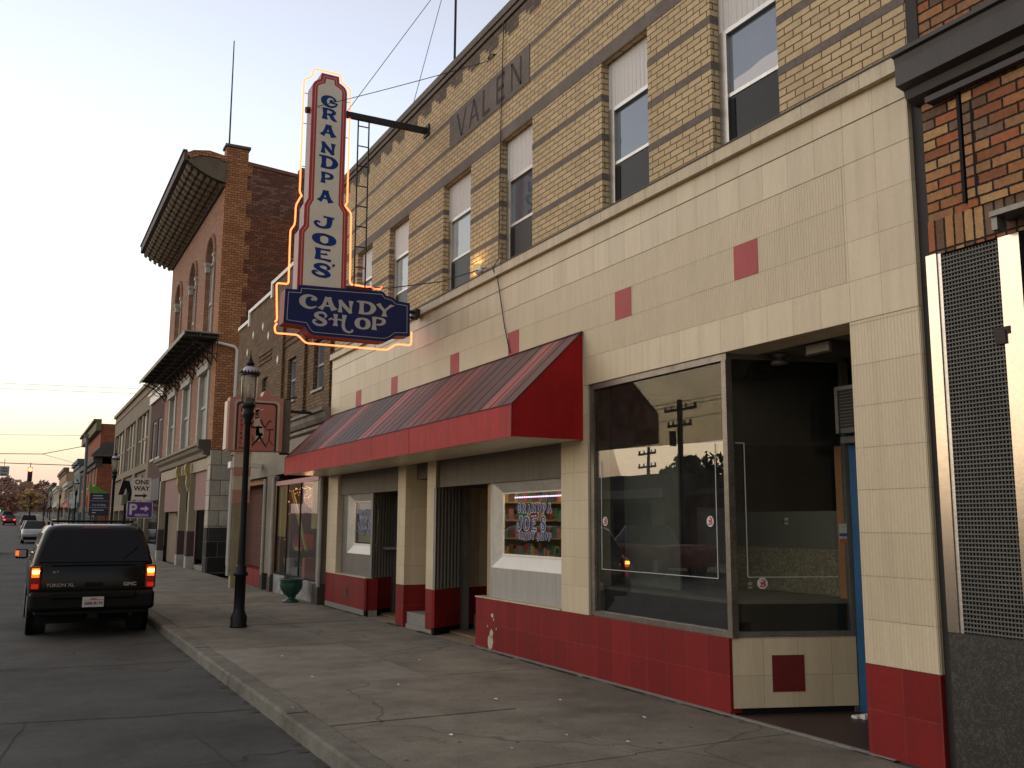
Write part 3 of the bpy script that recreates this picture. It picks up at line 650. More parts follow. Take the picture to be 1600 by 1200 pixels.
door('shop_door', 6.24, 15.05, 6.24, 16.62, 2.14, SH)
MB().slab((6.17, 16.62), (6.17, 16.80), -.16, -.03, 2.16).build('door_post', m_alud, SH)
MB().box(6.13, 6.22, 13.44, 13.56, -.03, 2.16).build('door_post', m_alud, SH)
door('shop_door', 7.0, 12.2, 7.3, 14.2, 2.14, SH)
door('stair_door', 7.05, 13.66, 7.05, 14.48, 2.3, SH)
# recess ceilings, floors and steps
mb = MB(); mb.box(5.69, 7.6, 14.86, 16.9, 2.165, 2.2).box(5.69, 7.6, 11.62, 13.23, 2.165, 2.2); mb.each('recess_ceiling', m_dark, SH)
MB().box(FX, 7.4, 11.8, 16.9, -.16, -.006).build('recess_floor', plain('tan_terrazzo', (.30, .22, .15), .7, scale=20), SH)
mb = MB(); mb.box(5.62, 7.2, 13.62, 14.49, -.02, .235).box(5.60, 5.625, 13.63, 14.49, -.03, .05); mb.build('stone_step', m_conc, SH)
# fascias above the doors
mb = MB(); mb.box(FX + .06, 5.68, 9.52, 13.245, 2.163, 2.60).box(FX + .06, 5.68, 14.855, 18.195, 2.163, 2.60).box(5.75, 5.80, 13.585, 14.495, 2.33, 2.60)
mb.build('ribbed_fascia', m_alufas, SH)
MB().box(5.81, 7.1, 13.6, 14.49, 2.33, 2.36).build('stair_ceiling', m_dark, SH)
# show windows set in splayed metal panels
def show_window(ya, yb, oa, ob, za, zb, rib, lbl):
    x = FX + .10; f = MB()
    wy0, wy1, wz0, wz1 = oa, ob, za, zb            # glass
    py0, py1, pz0, pz1 = oa - (.0 if rib else .12), ob + .17, za - .15, zb + .13
    f.wall(x, .02, ya, yb, .668, 2.162, [(max(py0, ya + .01), min(py1, yb - .03), pz0, pz1)])
    o = f.build('ribbed_panel', m_alurib if rib else m_alud, SH)
    py0 = max(py0, ya + .01); py1 = min(py1, yb - .03)
    sp = MB(); xg = x + .08
    A = [(x, py0, pz0), (x, py1, pz0), (x, py1, pz1), (x, py0, pz1)]; B = [(xg, wy0, wz0), (xg, wy1, wz0), (xg, wy1, wz1), (xg, wy0, wz1)]
    for k in range(4): sp.quad(A[k], A[(k + 1) % 4], B[(k + 1) % 4], B[k], 1 if k == 0 else 0)
    for k, (p, q) in enumerate(((0, 1), (1, 2), (2, 3), (3, 0))): pass
    fr = sp.build('splayed_frame', [m_alus, m_white], SH)
    b = MB(); b.box(x - .006, x + .01, py0, py1, pz0 - .012, pz0).box(x - .006, x + .01, py1, py1 + .012, pz0, pz1).box(xg - .015, xg + .01, wy0, wy1, wz0 - .0, wz0 + .025).box(xg - .01, xg + .01, wy0, wy1, wz1 - .015, wz1).box(xg - .01, xg + .01, wy1 - .015, wy1, wz0 + .025, wz1 - .015)
    b.build('window_bead', m_white, fr)
    MB().box(xg, xg + .006, wy0, wy1, wz0 + .02, wz1 - .01).build('pane', m_shopg2, fr)
    return xg
xg2 = show_window(9.52, 11.58, 9.57, 11.34, 1.21, 2.03, True, '')
xg1 = show_window(16.38, 18.18, 16.42, 17.62, 1.22, 2.03, False, '')
MB().box(5.545, 5.68, 9.53, 11.79, .652, .668).build('sill_strip', m_ledge, SH)
m_navy = plain('lettering_blue', (.012, .035, .20), .5, var=.05); m_letw = plain('lettering_white', (.75, .74, .72), .5, var=.03)
def word(mb, s, yc, z, w, h, gap, X, m, grow, jig=0.0, base=.002, arc=0.0):
    tot = sum((w + gap) if c != ' ' else w * .5 for c in s) - gap; y = yc + tot / 2; i = 0
    for c in s:
        if c == ' ': y -= w * .5; continue
        if c == "'": glyph(mb, c, (X, y + w * .15, z + h * .2), w * .6, h, (0, -1, 0), (0, 0, 1), m, grow, base); y -= w * .35; continue
        glyph(mb, c, (X, y, z + jig * math.sin(i * 1.9 + 1)), w, h, (0, -1, 0), (0, 0, 1), m, grow, base); y -= w + gap; i += 1
for yc, xg, sc in ((10.50, xg2, 1.0), (17.0, xg1, .92)):
    lw = MB()
    for m, g, bs in ((1, .075, .002), (0, .022, .005)):
        word(lw, 'GRANDPA', yc, 1.765, .108 * sc, .105, .024, xg - .0, m, g, .010, bs)
        word(lw, "JOE'S", yc, 1.545, .155 * sc, .170, .035, xg - .0, m, g * .8, 0, bs)
        word(lw, 'CANDY SHOP', yc, 1.43, .078 * sc, .085, .018, xg - .0, m, g, .008, bs)
    lw.build('window_lettering', [m_navy, m_letw], SH)
# shop interior seen through the show windows
rm = MB(); rm.box(5.9, 9.5, 9.6, 18.1, .0, .03).box(9.5, 9.6, 9.6, 18.1, 0, 3.1).box(5.9, 9.6, 9.5, 9.6, 0, 3.1)
rm.build('interior_shell', plain('candy_shop_wall', (.20, .13, .07), .8), SH)
MB().box(5.82, 6.0, 9.6, 11.4, 1.15, 1.20).box(5.95, 6.3, 16.4, 17.7, 1.15, 1.2).each('display_board', m_conc, SH)
random.seed(21); cols = [plain('candy_%s' % n, c, .4, bmp=0) for n, c in (('red', (.22, .03, .03)), ('green', (.04, .12, .07)), ('yellow', (.30, .20, .06)), ('teal', (.05, .14, .15)), ('brown', (.10, .05, .03)), ('pink', (.26, .10, .12)))]
sv = MB(); jr = MB()
MB().box(5.70, 7.0, 11.66, 11.74, 0, 2.9).box(6.75, 6.8, 9.6, 11.65, 0, 2.9).each('shop_partition', plain('warm_partition', (.34, .22, .11), .7), SH)
for k, zz in enumerate((.95, 1.18, 1.42, 1.66, 1.90)):
    sv.box(6.45, 6.74, 9.9, 11.64, zz, zz + .02); sv.box(5.78, 6.44, 11.42, 11.65, zz, zz + .02)
    y = 9.95
    while y < 11.4:
        w = random.uniform(.04, .10); jr.box(6.47, 6.66, y, y + w * .9, zz + .021, zz + random.uniform(.09, .19), random.randrange(6)); y += w
    x = 5.80
    while x < 6.4:
        w = random.uniform(.04, .09); jr.box(x, x + w * .9, 11.45, 11.6, zz + .021, zz + random.uniform(.09, .19), random.randrange(6)); x += w
sv.build('candy_shelves', plain('shelf_wood', (.26, .18, .11), .6), SH)
jr.build('candy_boxes', cols, SH)
tb = MB(); tb.box(5.78, 6.05, 9.7, 11.4, 1.08, 1.11); tb.build('front_table', plain('teal_table', (.07, .16, .14), .5), SH)
tj = MB(); y = 9.8
while y < 11.3: tj.cyl((5.9, y, 1.111), (5.9, y, 1.111 + random.uniform(.12, .24)), .028, n=8, m=random.randrange(6)); y += .085
tj.build('candy_jars', cols, SH)
led = MB(); y = 9.62
while y < 11.05: led.box(xg2 + .03, xg2 + .04, y, y + .035, 1.955, 1.972); y += .062
led.build('purple_light_strip', emis('purple_leds', (.85, .55, 1.0), 2.6), SH)
MB().box(6.0, 6.3, 10.0, 11.2, 2.42, 2.45).build('ceiling_panel_light', emis('warm_shop_light', (1, .72, .40), 9.0), SH)
p1 = MB(); p1.box(xg1 + .05, xg1 + .06, 16.45, 17.5, 1.86, 1.99, 0).box(xg1 + .05, xg1 + .06, 16.45, 17.5, 1.60, 1.855, 1).box(xg1 + .05, xg1 + .06, 16.45, 17.55, 1.27, 1.595, 2)
p1.build('window_poster', [plain('poster_teal', (.03, .20, .22), .5), plain('poster_white', (.45, .45, .42), .5), plain('poster_tan', (.28, .21, .08), .5)], SH)

def room_light(name, loc, w, col, parent):
    l = bpy.data.lights.new(name, 'POINT'); l.energy = w; l.color = col; l.shadow_soft_size = .25
    o = bpy.data.objects.new(name, l); C.collection.objects.link(o); o.parent = parent; o.location = Vector(loc) - wloc(parent)
room_light('shop_ceiling_light', (6.15, 10.5, 2.25), 6, (1, .80, .55), SH); room_light('shop_ceiling_light', (6.6, 17.0, 2.35), 28, (1, .80, .5), SH)
m_frm = plain('weathered_grey_frame', (.20, .175, .15), .4, metal=.7, var=.25, grime=.5, scale=4)
# ---- empty corner shop: straight show window, splayed side window, recessed door
GX = FX + .045
Pc = (GX, 6.66); Qc = (6.72, 6.28)
fr = MB()
fr.box(GX - .02, GX + .03, 8.845, 8.925, .655, 3.165).box(GX - .025, GX + .04, 6.60, 8.845, 3.10, 3.164).box(GX - .03, GX + .05, 6.66, 8.845, .652, .705)
fr.box(GX - .035, GX + .035, 6.60, 6.66, .652, 3.10)
fo = fr.build('show_window', m_frm, SH)
MB().box(GX + .012, GX + .02, 6.66, 8.845, .705, 3.10).build('pane', m_shopg, fo)
MB().prism([(6.66, 2.375), (8.845, 2.425), (8.845, 3.10), (6.66, 3.10)], 'x', GX + .006, GX + .009).build('reflection_dimmer', m_refldim, fo)  # added sheet, darkens the upper part of the pane's reflection
fr = MB(); fr.slab((GX + .03, 6.64), Qc, .05, .652, .70).slab((GX + .03, 6.64), Qc, .05, 3.12, 3.164); fr.slab((6.67, 6.294), (6.74, 6.272), .06, .0, 3.12)
f2 = fr.build('side_show_window', m_alud, SH)
MB().slab((GX + .034, 6.655), (6.68, 6.31), .008, .70, 3.12).build('pane', m_shopg2, f2)
d = (Vector((Qc[0], Qc[1])) - Vector((GX, 6.64))).normalized(); L = 1.16
def al(t): return (GX - .01 + d.x * t, 6.64 + d.y * t)
b0 = MB(); b0.slab(al(0), al(L), .1, .06, .65); o = b0.build('cream_bulkhead', m_tile, SH); regrid(o, FX, .33)
b0 = MB(); b0.slab((al(.36)[0], al(.36)[1] - .0045), (al(.66)[0], al(.66)[1] - .0045), .05, .19, .50); b0.build('red_square', m_dkred, SH)
MB().slab((al(0)[0], al(0)[1] + .03), (al(L)[0], al(L)[1] + .03), .1, -.06, .06).build('black_kick', m_black, SH)
# recess floor, soffit, door, transom and air conditioner
MB().prism([(FX + .02, 5.14), (6.85, 5.14), (6.85, 6.3), (FX + .02, 6.64)], 'z', -.1, .006).build('recess_floor', plain('dark_red_brown_floor', (.045, .022, .018), .5, scale=8), SH)
MB().box(FX - .02, FX + .03, 4.9, 6.8, -.1, .012).build('door_threshold', m_conc, SH)
MB().box(FX + .02, 6.9, 5.14, 6.62, 3.168, 3.22).build('recess_soffit', plain('soffit_grey', (.12, .105, .085), .8, grime=.4), SH)
MB().box(6.76, 6.82, 5.16, 6.25, 2.42, 3.16).box(6.6, 6.9, 5.16, 6.26, 2.36, 2.42, 1).build('transom', [m_black, m_alud], SH)
do = door('shop_door', 6.80, 5.16, 6.80, 6.20, 2.34, SH, blue=True)
MB().box(6.70, 6.80, 6.12, 6.27, .0, 2.35).build('door_jamb', m_blue, SH)
MB().box(5.9, 6.9, 5.137, 5.16, 0, 3.16).build('recess_side_wall', m_tile, SH)
ac = thing('air_conditioner', 'dusty window air conditioner jutting out over the blue door', 'air conditioner', (6.7, 6.0, 2.43))
MB().box(6.50, 6.95, 5.75, 6.20, 2.44, 2.86).build('casing', plain('ac_casing', (.11, .105, .09), .6, grime=.5), ac)
g = MB(); 
for k in range(12): g.box(6.488, 6.499, 5.79, 6.16, 2.49 + k * .029, 2.505 + k * .029)
g.build('front_grille', m_dark, ac); MB().box(6.48, 6.50, 5.75, 5.785, 2.44, 2.86).box(6.48, 6.5, 6.165, 6.2, 2.44, 2.86).box(6.48, 6.5, 5.785, 6.165, 2.825, 2.86).build('grille_frame', m_alud, ac)
lt = thing('ceiling_lamp', 'small dead round lamp under the soffit of the corner entrance', 'lamp', (6.05, 6.45, 3.168))
MB().lathe([(.0, .0), (.07, 0), (.07, -.03), (.03, -.035), (.03, -.05), (.075, -.07), (.085, -.10), (.0, -.11)], (6.05, 6.42, 3.167), 16).build('shade', m_alud, lt)
fx_ = thing('ceiling_box_light', 'square box light fixed to the soffit above the corner door', 'lamp', (5.95, 5.85, 3.168))
MB().box(5.93, 6.2, 5.68, 5.98, 3.06, 3.166).build('housing', m_dark, fx_); MB().box(5.922, 5.929, 5.70, 5.96, 3.075, 3.15).build('diffuser', plain('dusty_diffuser', (.22, .2, .17), .5), fx_)
# interior of the empty shop
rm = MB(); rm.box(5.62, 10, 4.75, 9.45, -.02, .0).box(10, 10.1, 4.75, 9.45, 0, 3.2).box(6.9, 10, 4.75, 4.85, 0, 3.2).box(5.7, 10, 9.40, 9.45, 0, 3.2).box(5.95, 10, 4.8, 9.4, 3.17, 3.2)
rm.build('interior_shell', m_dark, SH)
# platform of the display, dark kick strip behind the glass, pale ledge
pf = MB(); pf.prism([(GX + .10, 6.72), (GX + .10, 8.84), (8.4, 8.84), (8.4, 6.0), (6.9, 6.30)], 'z', .93, .965); pf.build('display_floor', plain('grey_display_floor', (.15, .135, .11), .6, grime=.4, scale=2), SH)
pf = MB(); pf.box(GX + .10, GX + .12, 6.72, 8.84, .66, .93).slab((5.78, 6.70), (6.66, 6.36), .02, .66, .93); pf.build('display_kick', m_black, SH)
pw = MB(); pw.box(5.98, 6.0, 7.86, 8.84, .97, 2.34); pw.build('peg_partition', plain('peg_board_grey', (.20, .20, .175), .7, var=.15, grime=.3), SH)
sp_ = MB(); sp_.box(6.85, 6.90, 6.48, 8.8, .97, 1.40); sp_.build("speckled_board", brick('speckled_panel', [(.20, .17, .11), (.14, .12, .075), (.27, .23, .155), (.17, .145, .095)], (.15, .13, .085), w=.02, h=.014, m=.001, off=.37, grime=.3, bs=.1), SH)
MB().box(6.78, 6.85, 6.42, 6.52, .66, 2.42).build('wood_post', plain('brown_post', (.38, .15, .06), .6), SH)
MB().box(6.86, 6.89, 6.48, 8.8, 1.402, 1.76).build('low_partition', plain('smoky_screen', (.07, .07, .06), .4), SH)
MB().slab((5.74, 6.80), (6.9, 6.40), .03, 2.36, 3.14).build('dark_valance', m_black, SH)
ta = MB()
t = .007
for a, b, c, d_ in ((6.82, 8.74, 1.145, 1.152), (6.82, 6.828, 1.15, 2.36), (8.732, 8.74, 1.15, 2.30), (6.7, 6.95, 2.378, 2.385)): ta.box(GX + .005, GX + .008, a, b, c, d_)
def sl(t0, t1, z0, z1): 
    p = al(t0); q = al(t1); ta.slab((p[0] + .03, p[1] + .006), (q[0] + .03, q[1] + .006), .003, z0, z1)
sl(.06, .14, 2.35, 2.357); sl(.14, .148, 1.17, 2.355); sl(.148, 1.0, 1.165, 1.172)
ta.build('alarm_tape', plain('silver_tape', (.42, .42, .40), .5), SH)
def sticker(p, r, u, rad, sx=1.0):
    mb = MB(); r = Vector(r); u = Vector(u); n = r.cross(u); p = Vector(p)
    o8 = [p + r * math.cos(k * math.pi / 4 + .39) * rad * sx + u * math.sin(k * math.pi / 4 + .39) * rad + n * .002 for k in range(8)]
    mb.poly(o8, 0)
    fn = lambda x, y, l: p + r * (x * rad * sx) + u * (y * rad) + n * l
    ribbon(mb, [(-.5, -.45, .3), (.3, -.5, .25), (.5, -.1, .3), (-.3, -.1, .3)], fn, 1, 0, .0035); ribbon(mb, [(-.4, .15, .3), (.1, .05, .35), (.45, .4, .3), (.1, .6, .2), (-.2, .55, .2)], fn, 1, 0, .004)
    return mb
dr = Vector((d.x, d.y, 0))
for p, r in (((GX + .004, 8.66, 1.655), (0, -1, 0)), ((GX + .004, 6.91, 1.655), (0, -1, 0)), ((al(.27)[0] + .03, al(.27)[1] - .002, 1.115), dr)):
    st = sticker(p, r, (0, 0, 1), .052); st.build('round_sticker', [plain('sticker_white', (.55, .53, .50), .6), plain('sticker_red', (.40, .04, .05), .6)], SH)
def note(t0, z, w, h, c, nm, stripes=()):
    mb = MB(); p = al(t0); q = al(t0 + w)
    mb.slab((p[0] + .028, p[1] - .004), (q[0] + .028, q[1] - .004), .002, z, z + h)
    for k, (f0, f1) in enumerate(stripes): mb.slab((p[0] + .028, p[1] - .006), (q[0] + .028, q[1] - .006), .002, z + h * f0, z + h * f1, 1 + k)
    mb.build(nm, [plain(nm + '_paper', c, .7), plain(nm + '_ink_a', (.02, .08, .22), .7), plain(nm + '_ink_b', (.35, .10, .04), .7)], SH)
note(1.02, 1.47, .075, .17, (.42, .42, .38), 'posted_notice', ((.34, .5), (.0, .22)))
note(.135, 1.07, .04, .055, (.30, .20, .06), 'yellow_tag', ((.3, .6),)); note(.50, 1.63, .035, .06, (.28, .22, .08), 'yellow_tag', ((.3, .6),))
lb = tag(MB().box(6.42, 6.50, 6.05, 6.11, .008, .03).box(6.46, 6.53, 6.0, 6.05, .008, .045).build('crumpled_paper', m_white), 'crumpled white paper on the floor by the blue door', 'litter')

# ---- awning (fixed to the building, so a part of it)
AY0, AY1, AX = 9.04, 18.85, 4.67
aw = MB(); aw.quad((5.555, AY0, 3.78), (5.555, AY1, 3.78), (AX, AY1, 2.90), (AX, AY0, 2.90)); aw.quad((5.555, AY0, 3.775), (5.555, AY1, 3.775), (AX, AY1, 2.895), (AX, AY0, 2.895))
awo = aw.build('awning', m_awn, SH)
sm = MB(); y = AY0 + .305
while y < AY1:
    w = random.uniform(.008, .014); sm.add([(5.553, y, 3.783), (AX, y, 2.903), (AX, y + w, 2.903), (5.553, y + w, 3.783), (5.553, y, 3.788), (AX, y, 2.908), (AX, y + w, 2.908), (5.553, y + w, 3.788)], [(0, 1, 5, 4), (4, 5, 6, 7), (3, 2, 6, 7), (1, 2, 6, 5)]); y += .305
sm.build('seams', m_awn, awo)
fa = MB(); y = AY0; 
while y < AY1 - .05:
    e = min(y + 1.52, AY1); j = random.uniform(-.004, .004); fa.box(AX - .012 + j, AX + .004 + j, y + .002, e - .002, 2.555, 2.905); y = e
fa.build('fascia', m_awred, awo)
MB().prism([(AX - .014, 2.555), (5.556, 2.555), (5.556, 3.785), (AX - .014, 2.905)], 'y', AY0 - .018, AY0 - .003).build('end_panel', m_awside, awo)
MB().prism([(AX - .014, 2.555), (5.556, 2.555), (5.556, 3.785), (AX - .014, 2.905)], 'y', AY1 + .003, AY1 + .018).build('end_panel', m_awside, awo)
e = MB(); e.tube([(AX - .016, AY0 - .022, 2.56), (AX - .016, AY0 - .022, 2.91), (5.553, AY0 - .022, 3.79)], .008, 5).tube([(AX - .02, AY0 - .02, 2.91), (AX - .02, AY1, 2.91)], .006, 5).tube([(5.55, AY0 - .02, 3.79), (5.55, AY1, 3.79)], .008, 5); e.build('edge_trim', plain('awning_edge', (.06, .015, .015), .6), awo)
sf = MB(); sf.quad((AX, AY0, 2.562), (FX + .02, AY0, 2.562), (FX + .02, AY1, 2.562), (AX, AY1, 2.562)); sf.build('soffit', m_soffit, awo)

# ================================================================== THE BIG NEON SIGN
SY = 13.87; SD = .27
m_sred = plain('sign_red', (.42, .03, .025), .45, var=.06); m_spink = plain('sign_pink_line', (.62, .30, .24), .45, var=.05)
m_swhite = plain('sign_white', (.72, .65, .55), .4, var=.05, grime=.12); m_snavy = plain('sign_navy', (.008, .016, .095), .45, spec=.25, var=.1); m_sblue = plain('sign_letter_blue', (.003, .038, .19), .5, spec=.25, var=.06)
m_sgrey = plain('sign_cabinet_grey', (.20, .18, .17), .5, metal=.3, grime=.4); m_slet = plain('sign_letter_grey', (.46, .44, .43), .4, var=.04)
m_sboxside = plain('sign_cabinet_bottom', (.10, .035, .035), .6, grime=.4)
m_neon = emis('neon_orange', (1.0, .125, .036), 5.6); m_neonc = emis('neon_core', (1.0, .60, .28), 5.5)
sign = thing('neon_sign', 'tall white and navy shop sign with glowing orange neon outline above the red awning', 'sign', (4.0, SY, 4.4))
def rnd(pts, corners):  # cut given corners into small arcs
    o = []; n = len(pts)
    for i, p in enumerate(pts):
        if i in corners:
            a = Vector(pts[i - 1]); b = Vector(p); c = Vector(pts[(i + 1) % n]); r = corners[i]
            s = b + (a - b).normalized() * r; e = b + (c - b).normalized() * r
            for k in range(6):
                t = k / 5; o.append(tuple(s * (1 - t) ** 2 + b * 2 * t * (1 - t) + e * t * t))
        else: o.append(p)
    return o
tower = [(3.50, 5.10), (3.50, 6.03), (3.565, 6.13), (3.565, 6.45), (3.62, 6.56), (3.62, 8.47), (3.745, 8.53), (3.76, 8.64), (4.04, 8.635), (4.05, 8.53), (4.18, 8.465), (4.18, 6.55), (4.255, 6.44), (4.265, 5.12)]
tower = rnd(tower, {5: .10, 10: .10})
def inset(pts, d):
    n = len(pts); A = sum(pts[i][0] * pts[(i + 1) % n][1] - pts[(i + 1) % n][0] * pts[i][1] for i in range(n)); sg = 1 if A > 0 else -1; o = []
    for i in range(n):
        a = Vector(pts[i - 1]); b = Vector(pts[i]); c = Vector(pts[(i + 1) % n])
        e1 = (b - a); e2 = (c - b)
        if e1.length < 1e-6 or e2.length < 1e-6: o.append(tuple(b)); continue
        e1.normalize(); e2.normalize(); n1 = Vector((-e1.y, e1.x)) * sg; n2 = Vector((-e2.y, e2.x)) * sg
        m = (n1 + n2); 
        m = m / max(.35, m.dot(n1)) if m.length > 1e-6 else n1
        o.append(tuple(b + m * d))
    return o
tb = MB(); tb.prism(tower, 'y', SY, SY + SD, 0, 1); tw = tb.build('tower_cabinet', [m_sred, m_sgrey], sign)
ln = MB(); i1 = inset(tower, .042); ln.poly([(x, SY - .003, z) for x, z in i1]); ln.build('pink_line', m_spink, tw)
ln = MB(); i2 = inset(tower, .055); ln.poly([(x, SY - .005, z) for x, z in i2]); ln.build('red_line', m_sred, tw)
ln = MB(); i3 = inset(tower, .084); ln.poly([(x, SY - .007, z) for x, z in i3]); ln.build('white_face', m_swhite, tw)
lt_ = MB(); R_ = (1, 0, 0); U_ = (0, 0, 1)
def G(ch, x, z, w, h, jx=0): glyph(lt_, ch, (x, SY - .009, z + h * .06), w, h * .88, R_, U_, 0, .028, .0, skew=-.06)
for ch, x0, x1, zt, zb in (('G', 3.77, 4.03, 8.29, 8.09), ('R', 3.78, 4.03, 8.08, 7.88), ('A', 3.77, 4.02, 7.81, 7.61), ('N', 3.785, 4.02, 7.52, 7.32), ('D', 3.765, 4.06, 7.30, 7.08), ('P', 3.785, 4.01, 7.03, 6.84), ('A', 3.765, 4.01, 6.74, 6.54),
                           ('J', 3.72, 4.03, 6.33, 6.11), ('O', 3.71, 4.07, 6.05, 5.85), ('E', 3.73, 4.03, 5.81, 5.61), ('S', 3.71, 4.04, 5.575, 5.34)):
    G(ch, x0, zb, x1 - x0, zt - zb)
G("'", 4.02, 5.45, .14, .12)
lt_.build('lettering', m_sblue, tw)
box = [(3.32, 5.09), (3.31, 4.57), (3.63, 4.555), (3.72, 4.42), (4.96, 4.43), (5.08, 4.54), (5.32, 4.56), (5.31, 5.09), (5.09, 5.10), (5.03, 5.15), (4.91, 5.17), (4.86, 5.23), (3.51, 5.17), (3.51, 5.10)]
box = rnd(box, {3: .08, 4: .10, 9: .04, 11: .04})
bb = MB(); bb.prism(box, 'y', SY - .03, SY + SD, 0, 1); bx_ = bb.build('name_cabinet', [m_snavy, m_sboxside], sign)
ln = MB(); i1 = inset(box, .045); ln.poly([(x, SY - .033, z) for x, z in i1]); ln.build('white_line', m_slet, bx_)
ln = MB(); i2 = inset(box, .054); ln.poly([(x, SY - .035, z) for x, z in i2]); ln.build('navy_face', m_snavy, bx_)
lt_ = MB(); SY2 = SY - .037
def G2(ch, x0, x1, zb, zt): glyph(lt_, ch, (x0, SY2, zb), x1 - x0, zt - zb, R_, U_, 0, .012, .0, skew=0)
G2('C', 3.54, 3.82, 4.83, 5.03); G2('A', 3.83, 4.12, 4.84, 5.03); G2('N', 4.13, 4.38, 4.82, 5.01); G2('D', 4.43, 4.74, 4.83, 5.03); G2('Y', 4.76, 5.03, 4.83, 5.02)
G2('S', 3.74, 4.00, 4.58, 4.79); G2('Hs', 4.06, 4.32, 4.59, 4.78); G2('O', 4.41, 4.66, 4.59, 4.77); G2('P', 4.66, 4.92, 4.60, 4.80)
lt_.build('lettering', m_slet, bx_)
NY = SY + .12
def neon(pts, nm='neon_tube'):
    q = []
    for i, p in enumerate(pts):
        if 0 < i < len(pts) - 1:
            a = Vector(pts[i - 1]); b = Vector(p); c = Vector(pts[i + 1]); r = min(.045, (a - b).length * .4, (c - b).length * .4)
            s = b + (a - b).normalized() * r; e = b + (c - b).normalized() * r
            for k in range(5):
                t = k / 4; q.append(tuple(s * (1 - t) ** 2 + b * 2 * t * (1 - t) + e * t * t))
        else: q.append(tuple(p))
    P = [(x, NY, z) for x, z in q]
    mb = MB(); mb.tube(P, .0125, 8); o = mb.build(nm, m_neon, sign)
    return o
def dx(p, k=1.0): return (p[0] * k, p[1])
neon([(3.22, 4.60), (3.25, 4.63), (3.22, 5.20), (3.40, 5.20), (3.395, 6.05), (3.46, 6.15), (3.465, 6.46), (3.53, 6.60), (3.55, 6.62), (3.515, 6.68), (3.515, 8.52), (3.64, 8.60), (3.665, 8.74), (4.10, 8.735), (4.12, 8.61), (4.27, 8.52), (4.275, 6.62), (4.24, 6.58), (4.345, 6.47), (4.36, 5.32), (4.86, 5.30), (4.885, 5.34)])
neon([(3.25, 4.58), (3.22, 4.53), (3.23, 4.43), (3.57, 4.435), (3.70, 4.32), (5.0, 4.33), (5.15, 4.44), (5.40, 4.44), (5.405, 4.66)])
st = MB()
for x, z in ((3.395, 5.6), (3.515, 7.1), (3.515, 7.8), (3.515, 8.3), (4.275, 7.0), (4.275, 7.7), (4.275, 8.3), (4.35, 5.7), (3.22, 4.9), (3.8, 4.325), (4.4, 4.33), (4.8, 4.33)):
    cx = 3.9 if z > 5.2 else x; st.cyl((x, NY, z), (x + (.07 if x < 3.9 else -.07), NY, z) if z > 4.4 else (x, NY, z + .08), .006, n=6)
st.build('glass_standoffs', m_slet, sign)
MB().box(4.26, 4.70, SY + .03, SY + .25, 5.21, 5.27).build('transformer_box', plain('red_box', (.12, .008, .008), .5), sign)
MB().cyl((3.56, SY + .13, 8.03), (3.63, SY + .13, 8.04), .05).build('end_cap', m_rust, sign)
# supports
bm_ = MB(); bm_.box(4.18, 5.60, SY + .05, SY + .13, 8.03, 8.12).box(5.57, 5.60, SY - .02, SY + .2, 7.98, 8.17); bm_.build('support_beam', m_darkmetal, sign)
bm_ = MB(); bm_.cyl((5.30, SY + .1, 4.98), (5.56, SY + .1, 4.98), .028).cyl((5.30, SY + .1, 4.90), (5.52, SY + .2, 4.90), .02).box(5.42, 5.5, SY, SY + .2, 4.88, 5.02); bm_.build('lower_bracket', m_darkmetal, sign)
ld = MB(); 
for x in (4.42, 4.60): ld.cyl((x, SY + .10, 5.27), (x - .01, SY + .10, 8.10), .012, n=6)
for k in range(8): ld.cyl((4.42, SY + .10, 5.60 + k * .333), (4.60, SY + .10, 5.60 + k * .333), .010, n=6)
ld.build('ladder_frame', m_darkmetal, sign)

# floodlight on the ledge
fl = thing('floodlight', 'small lit white floodlight on the tiled ledge between two upper windows', 'floodlight', (5.56, 11.6, 5.066))
MB().box(5.52, 5.60, 11.66, 11.74, 5.066, 5.14).build('base', m_alu, fl)
MB().cyl((5.54, 11.62, 5.16), (5.52, 11.76, 5.13), .05).build('lamp_holder', m_white, fl)
MB().cyl((5.54, 11.63, 5.16), (5.545, 11.78, 5.20), .03, .06).cyl((5.54, 11.78, 5.19), (5.542, 11.84, 5.215), .075, .068).build('bulb', emis('dim_warm_bulb', (1, .62, .28), .55), fl)
pl = bpy.data.lights.new('flood', 'POINT'); pl.energy = 3.0; pl.color = (1, .62, .25); pl.shadow_soft_size = .05
plo = bpy.data.objects.new('flood_light', pl); C.collection.objects.link(plo); plo.location = (5.48 - 5.56, 11.95 - 11.6, 5.26 - 5.066); plo.parent = fl

# wires on and above the shop
def wire(name, pts, r, label, cat='wire', sag=0, group=None, mat=None):
    P = [Vector(p) for p in pts]
    if len(P) == 2 and sag:
        a, b = P; P = [a.lerp(b, t / 16) - Vector((0, 0, sag * 4 * (t / 16) * (1 - t / 16))) for t in range(17)]
    mb = MB(); mb.tube(P, r, 5); return tag(mb.build(name, mat or m_darkmetal), label, cat, group)
wire('guy_wire', [(3.62, SY + .1, 8.06), (5.60, 11.65, 8.27)], .006, 'thin guy wire from the sign tower to a ring under the parapet', sag=.02)
wire('guy_wire', [(4.2, SY + .1, 8.10), (9.0, 14.5, 16.0)], .006, 'long thin wire rising from the neon sign beam towards the roof mast')
wire('guy_wire', [(5.75, 15.2, 8.85), (6.6, 13.8, 14.0)], .006, 'thin wire rising from the parapet left of the roof mast')
wire('hanging_cable', [(5.575, 11.10, 8.83), (5.57, 11.12, 8.2), (5.575, 11.18, 7.0), (5.572, 11.20, 5.2), (5.48, 11.21, 5.05), (5.53, 11.15, 4.9), (5.54, 10.95, 4.2), (5.545, 10.80, 3.82)], .008, 'loose cable hanging down the brick front and over the cream tiles to the awning')
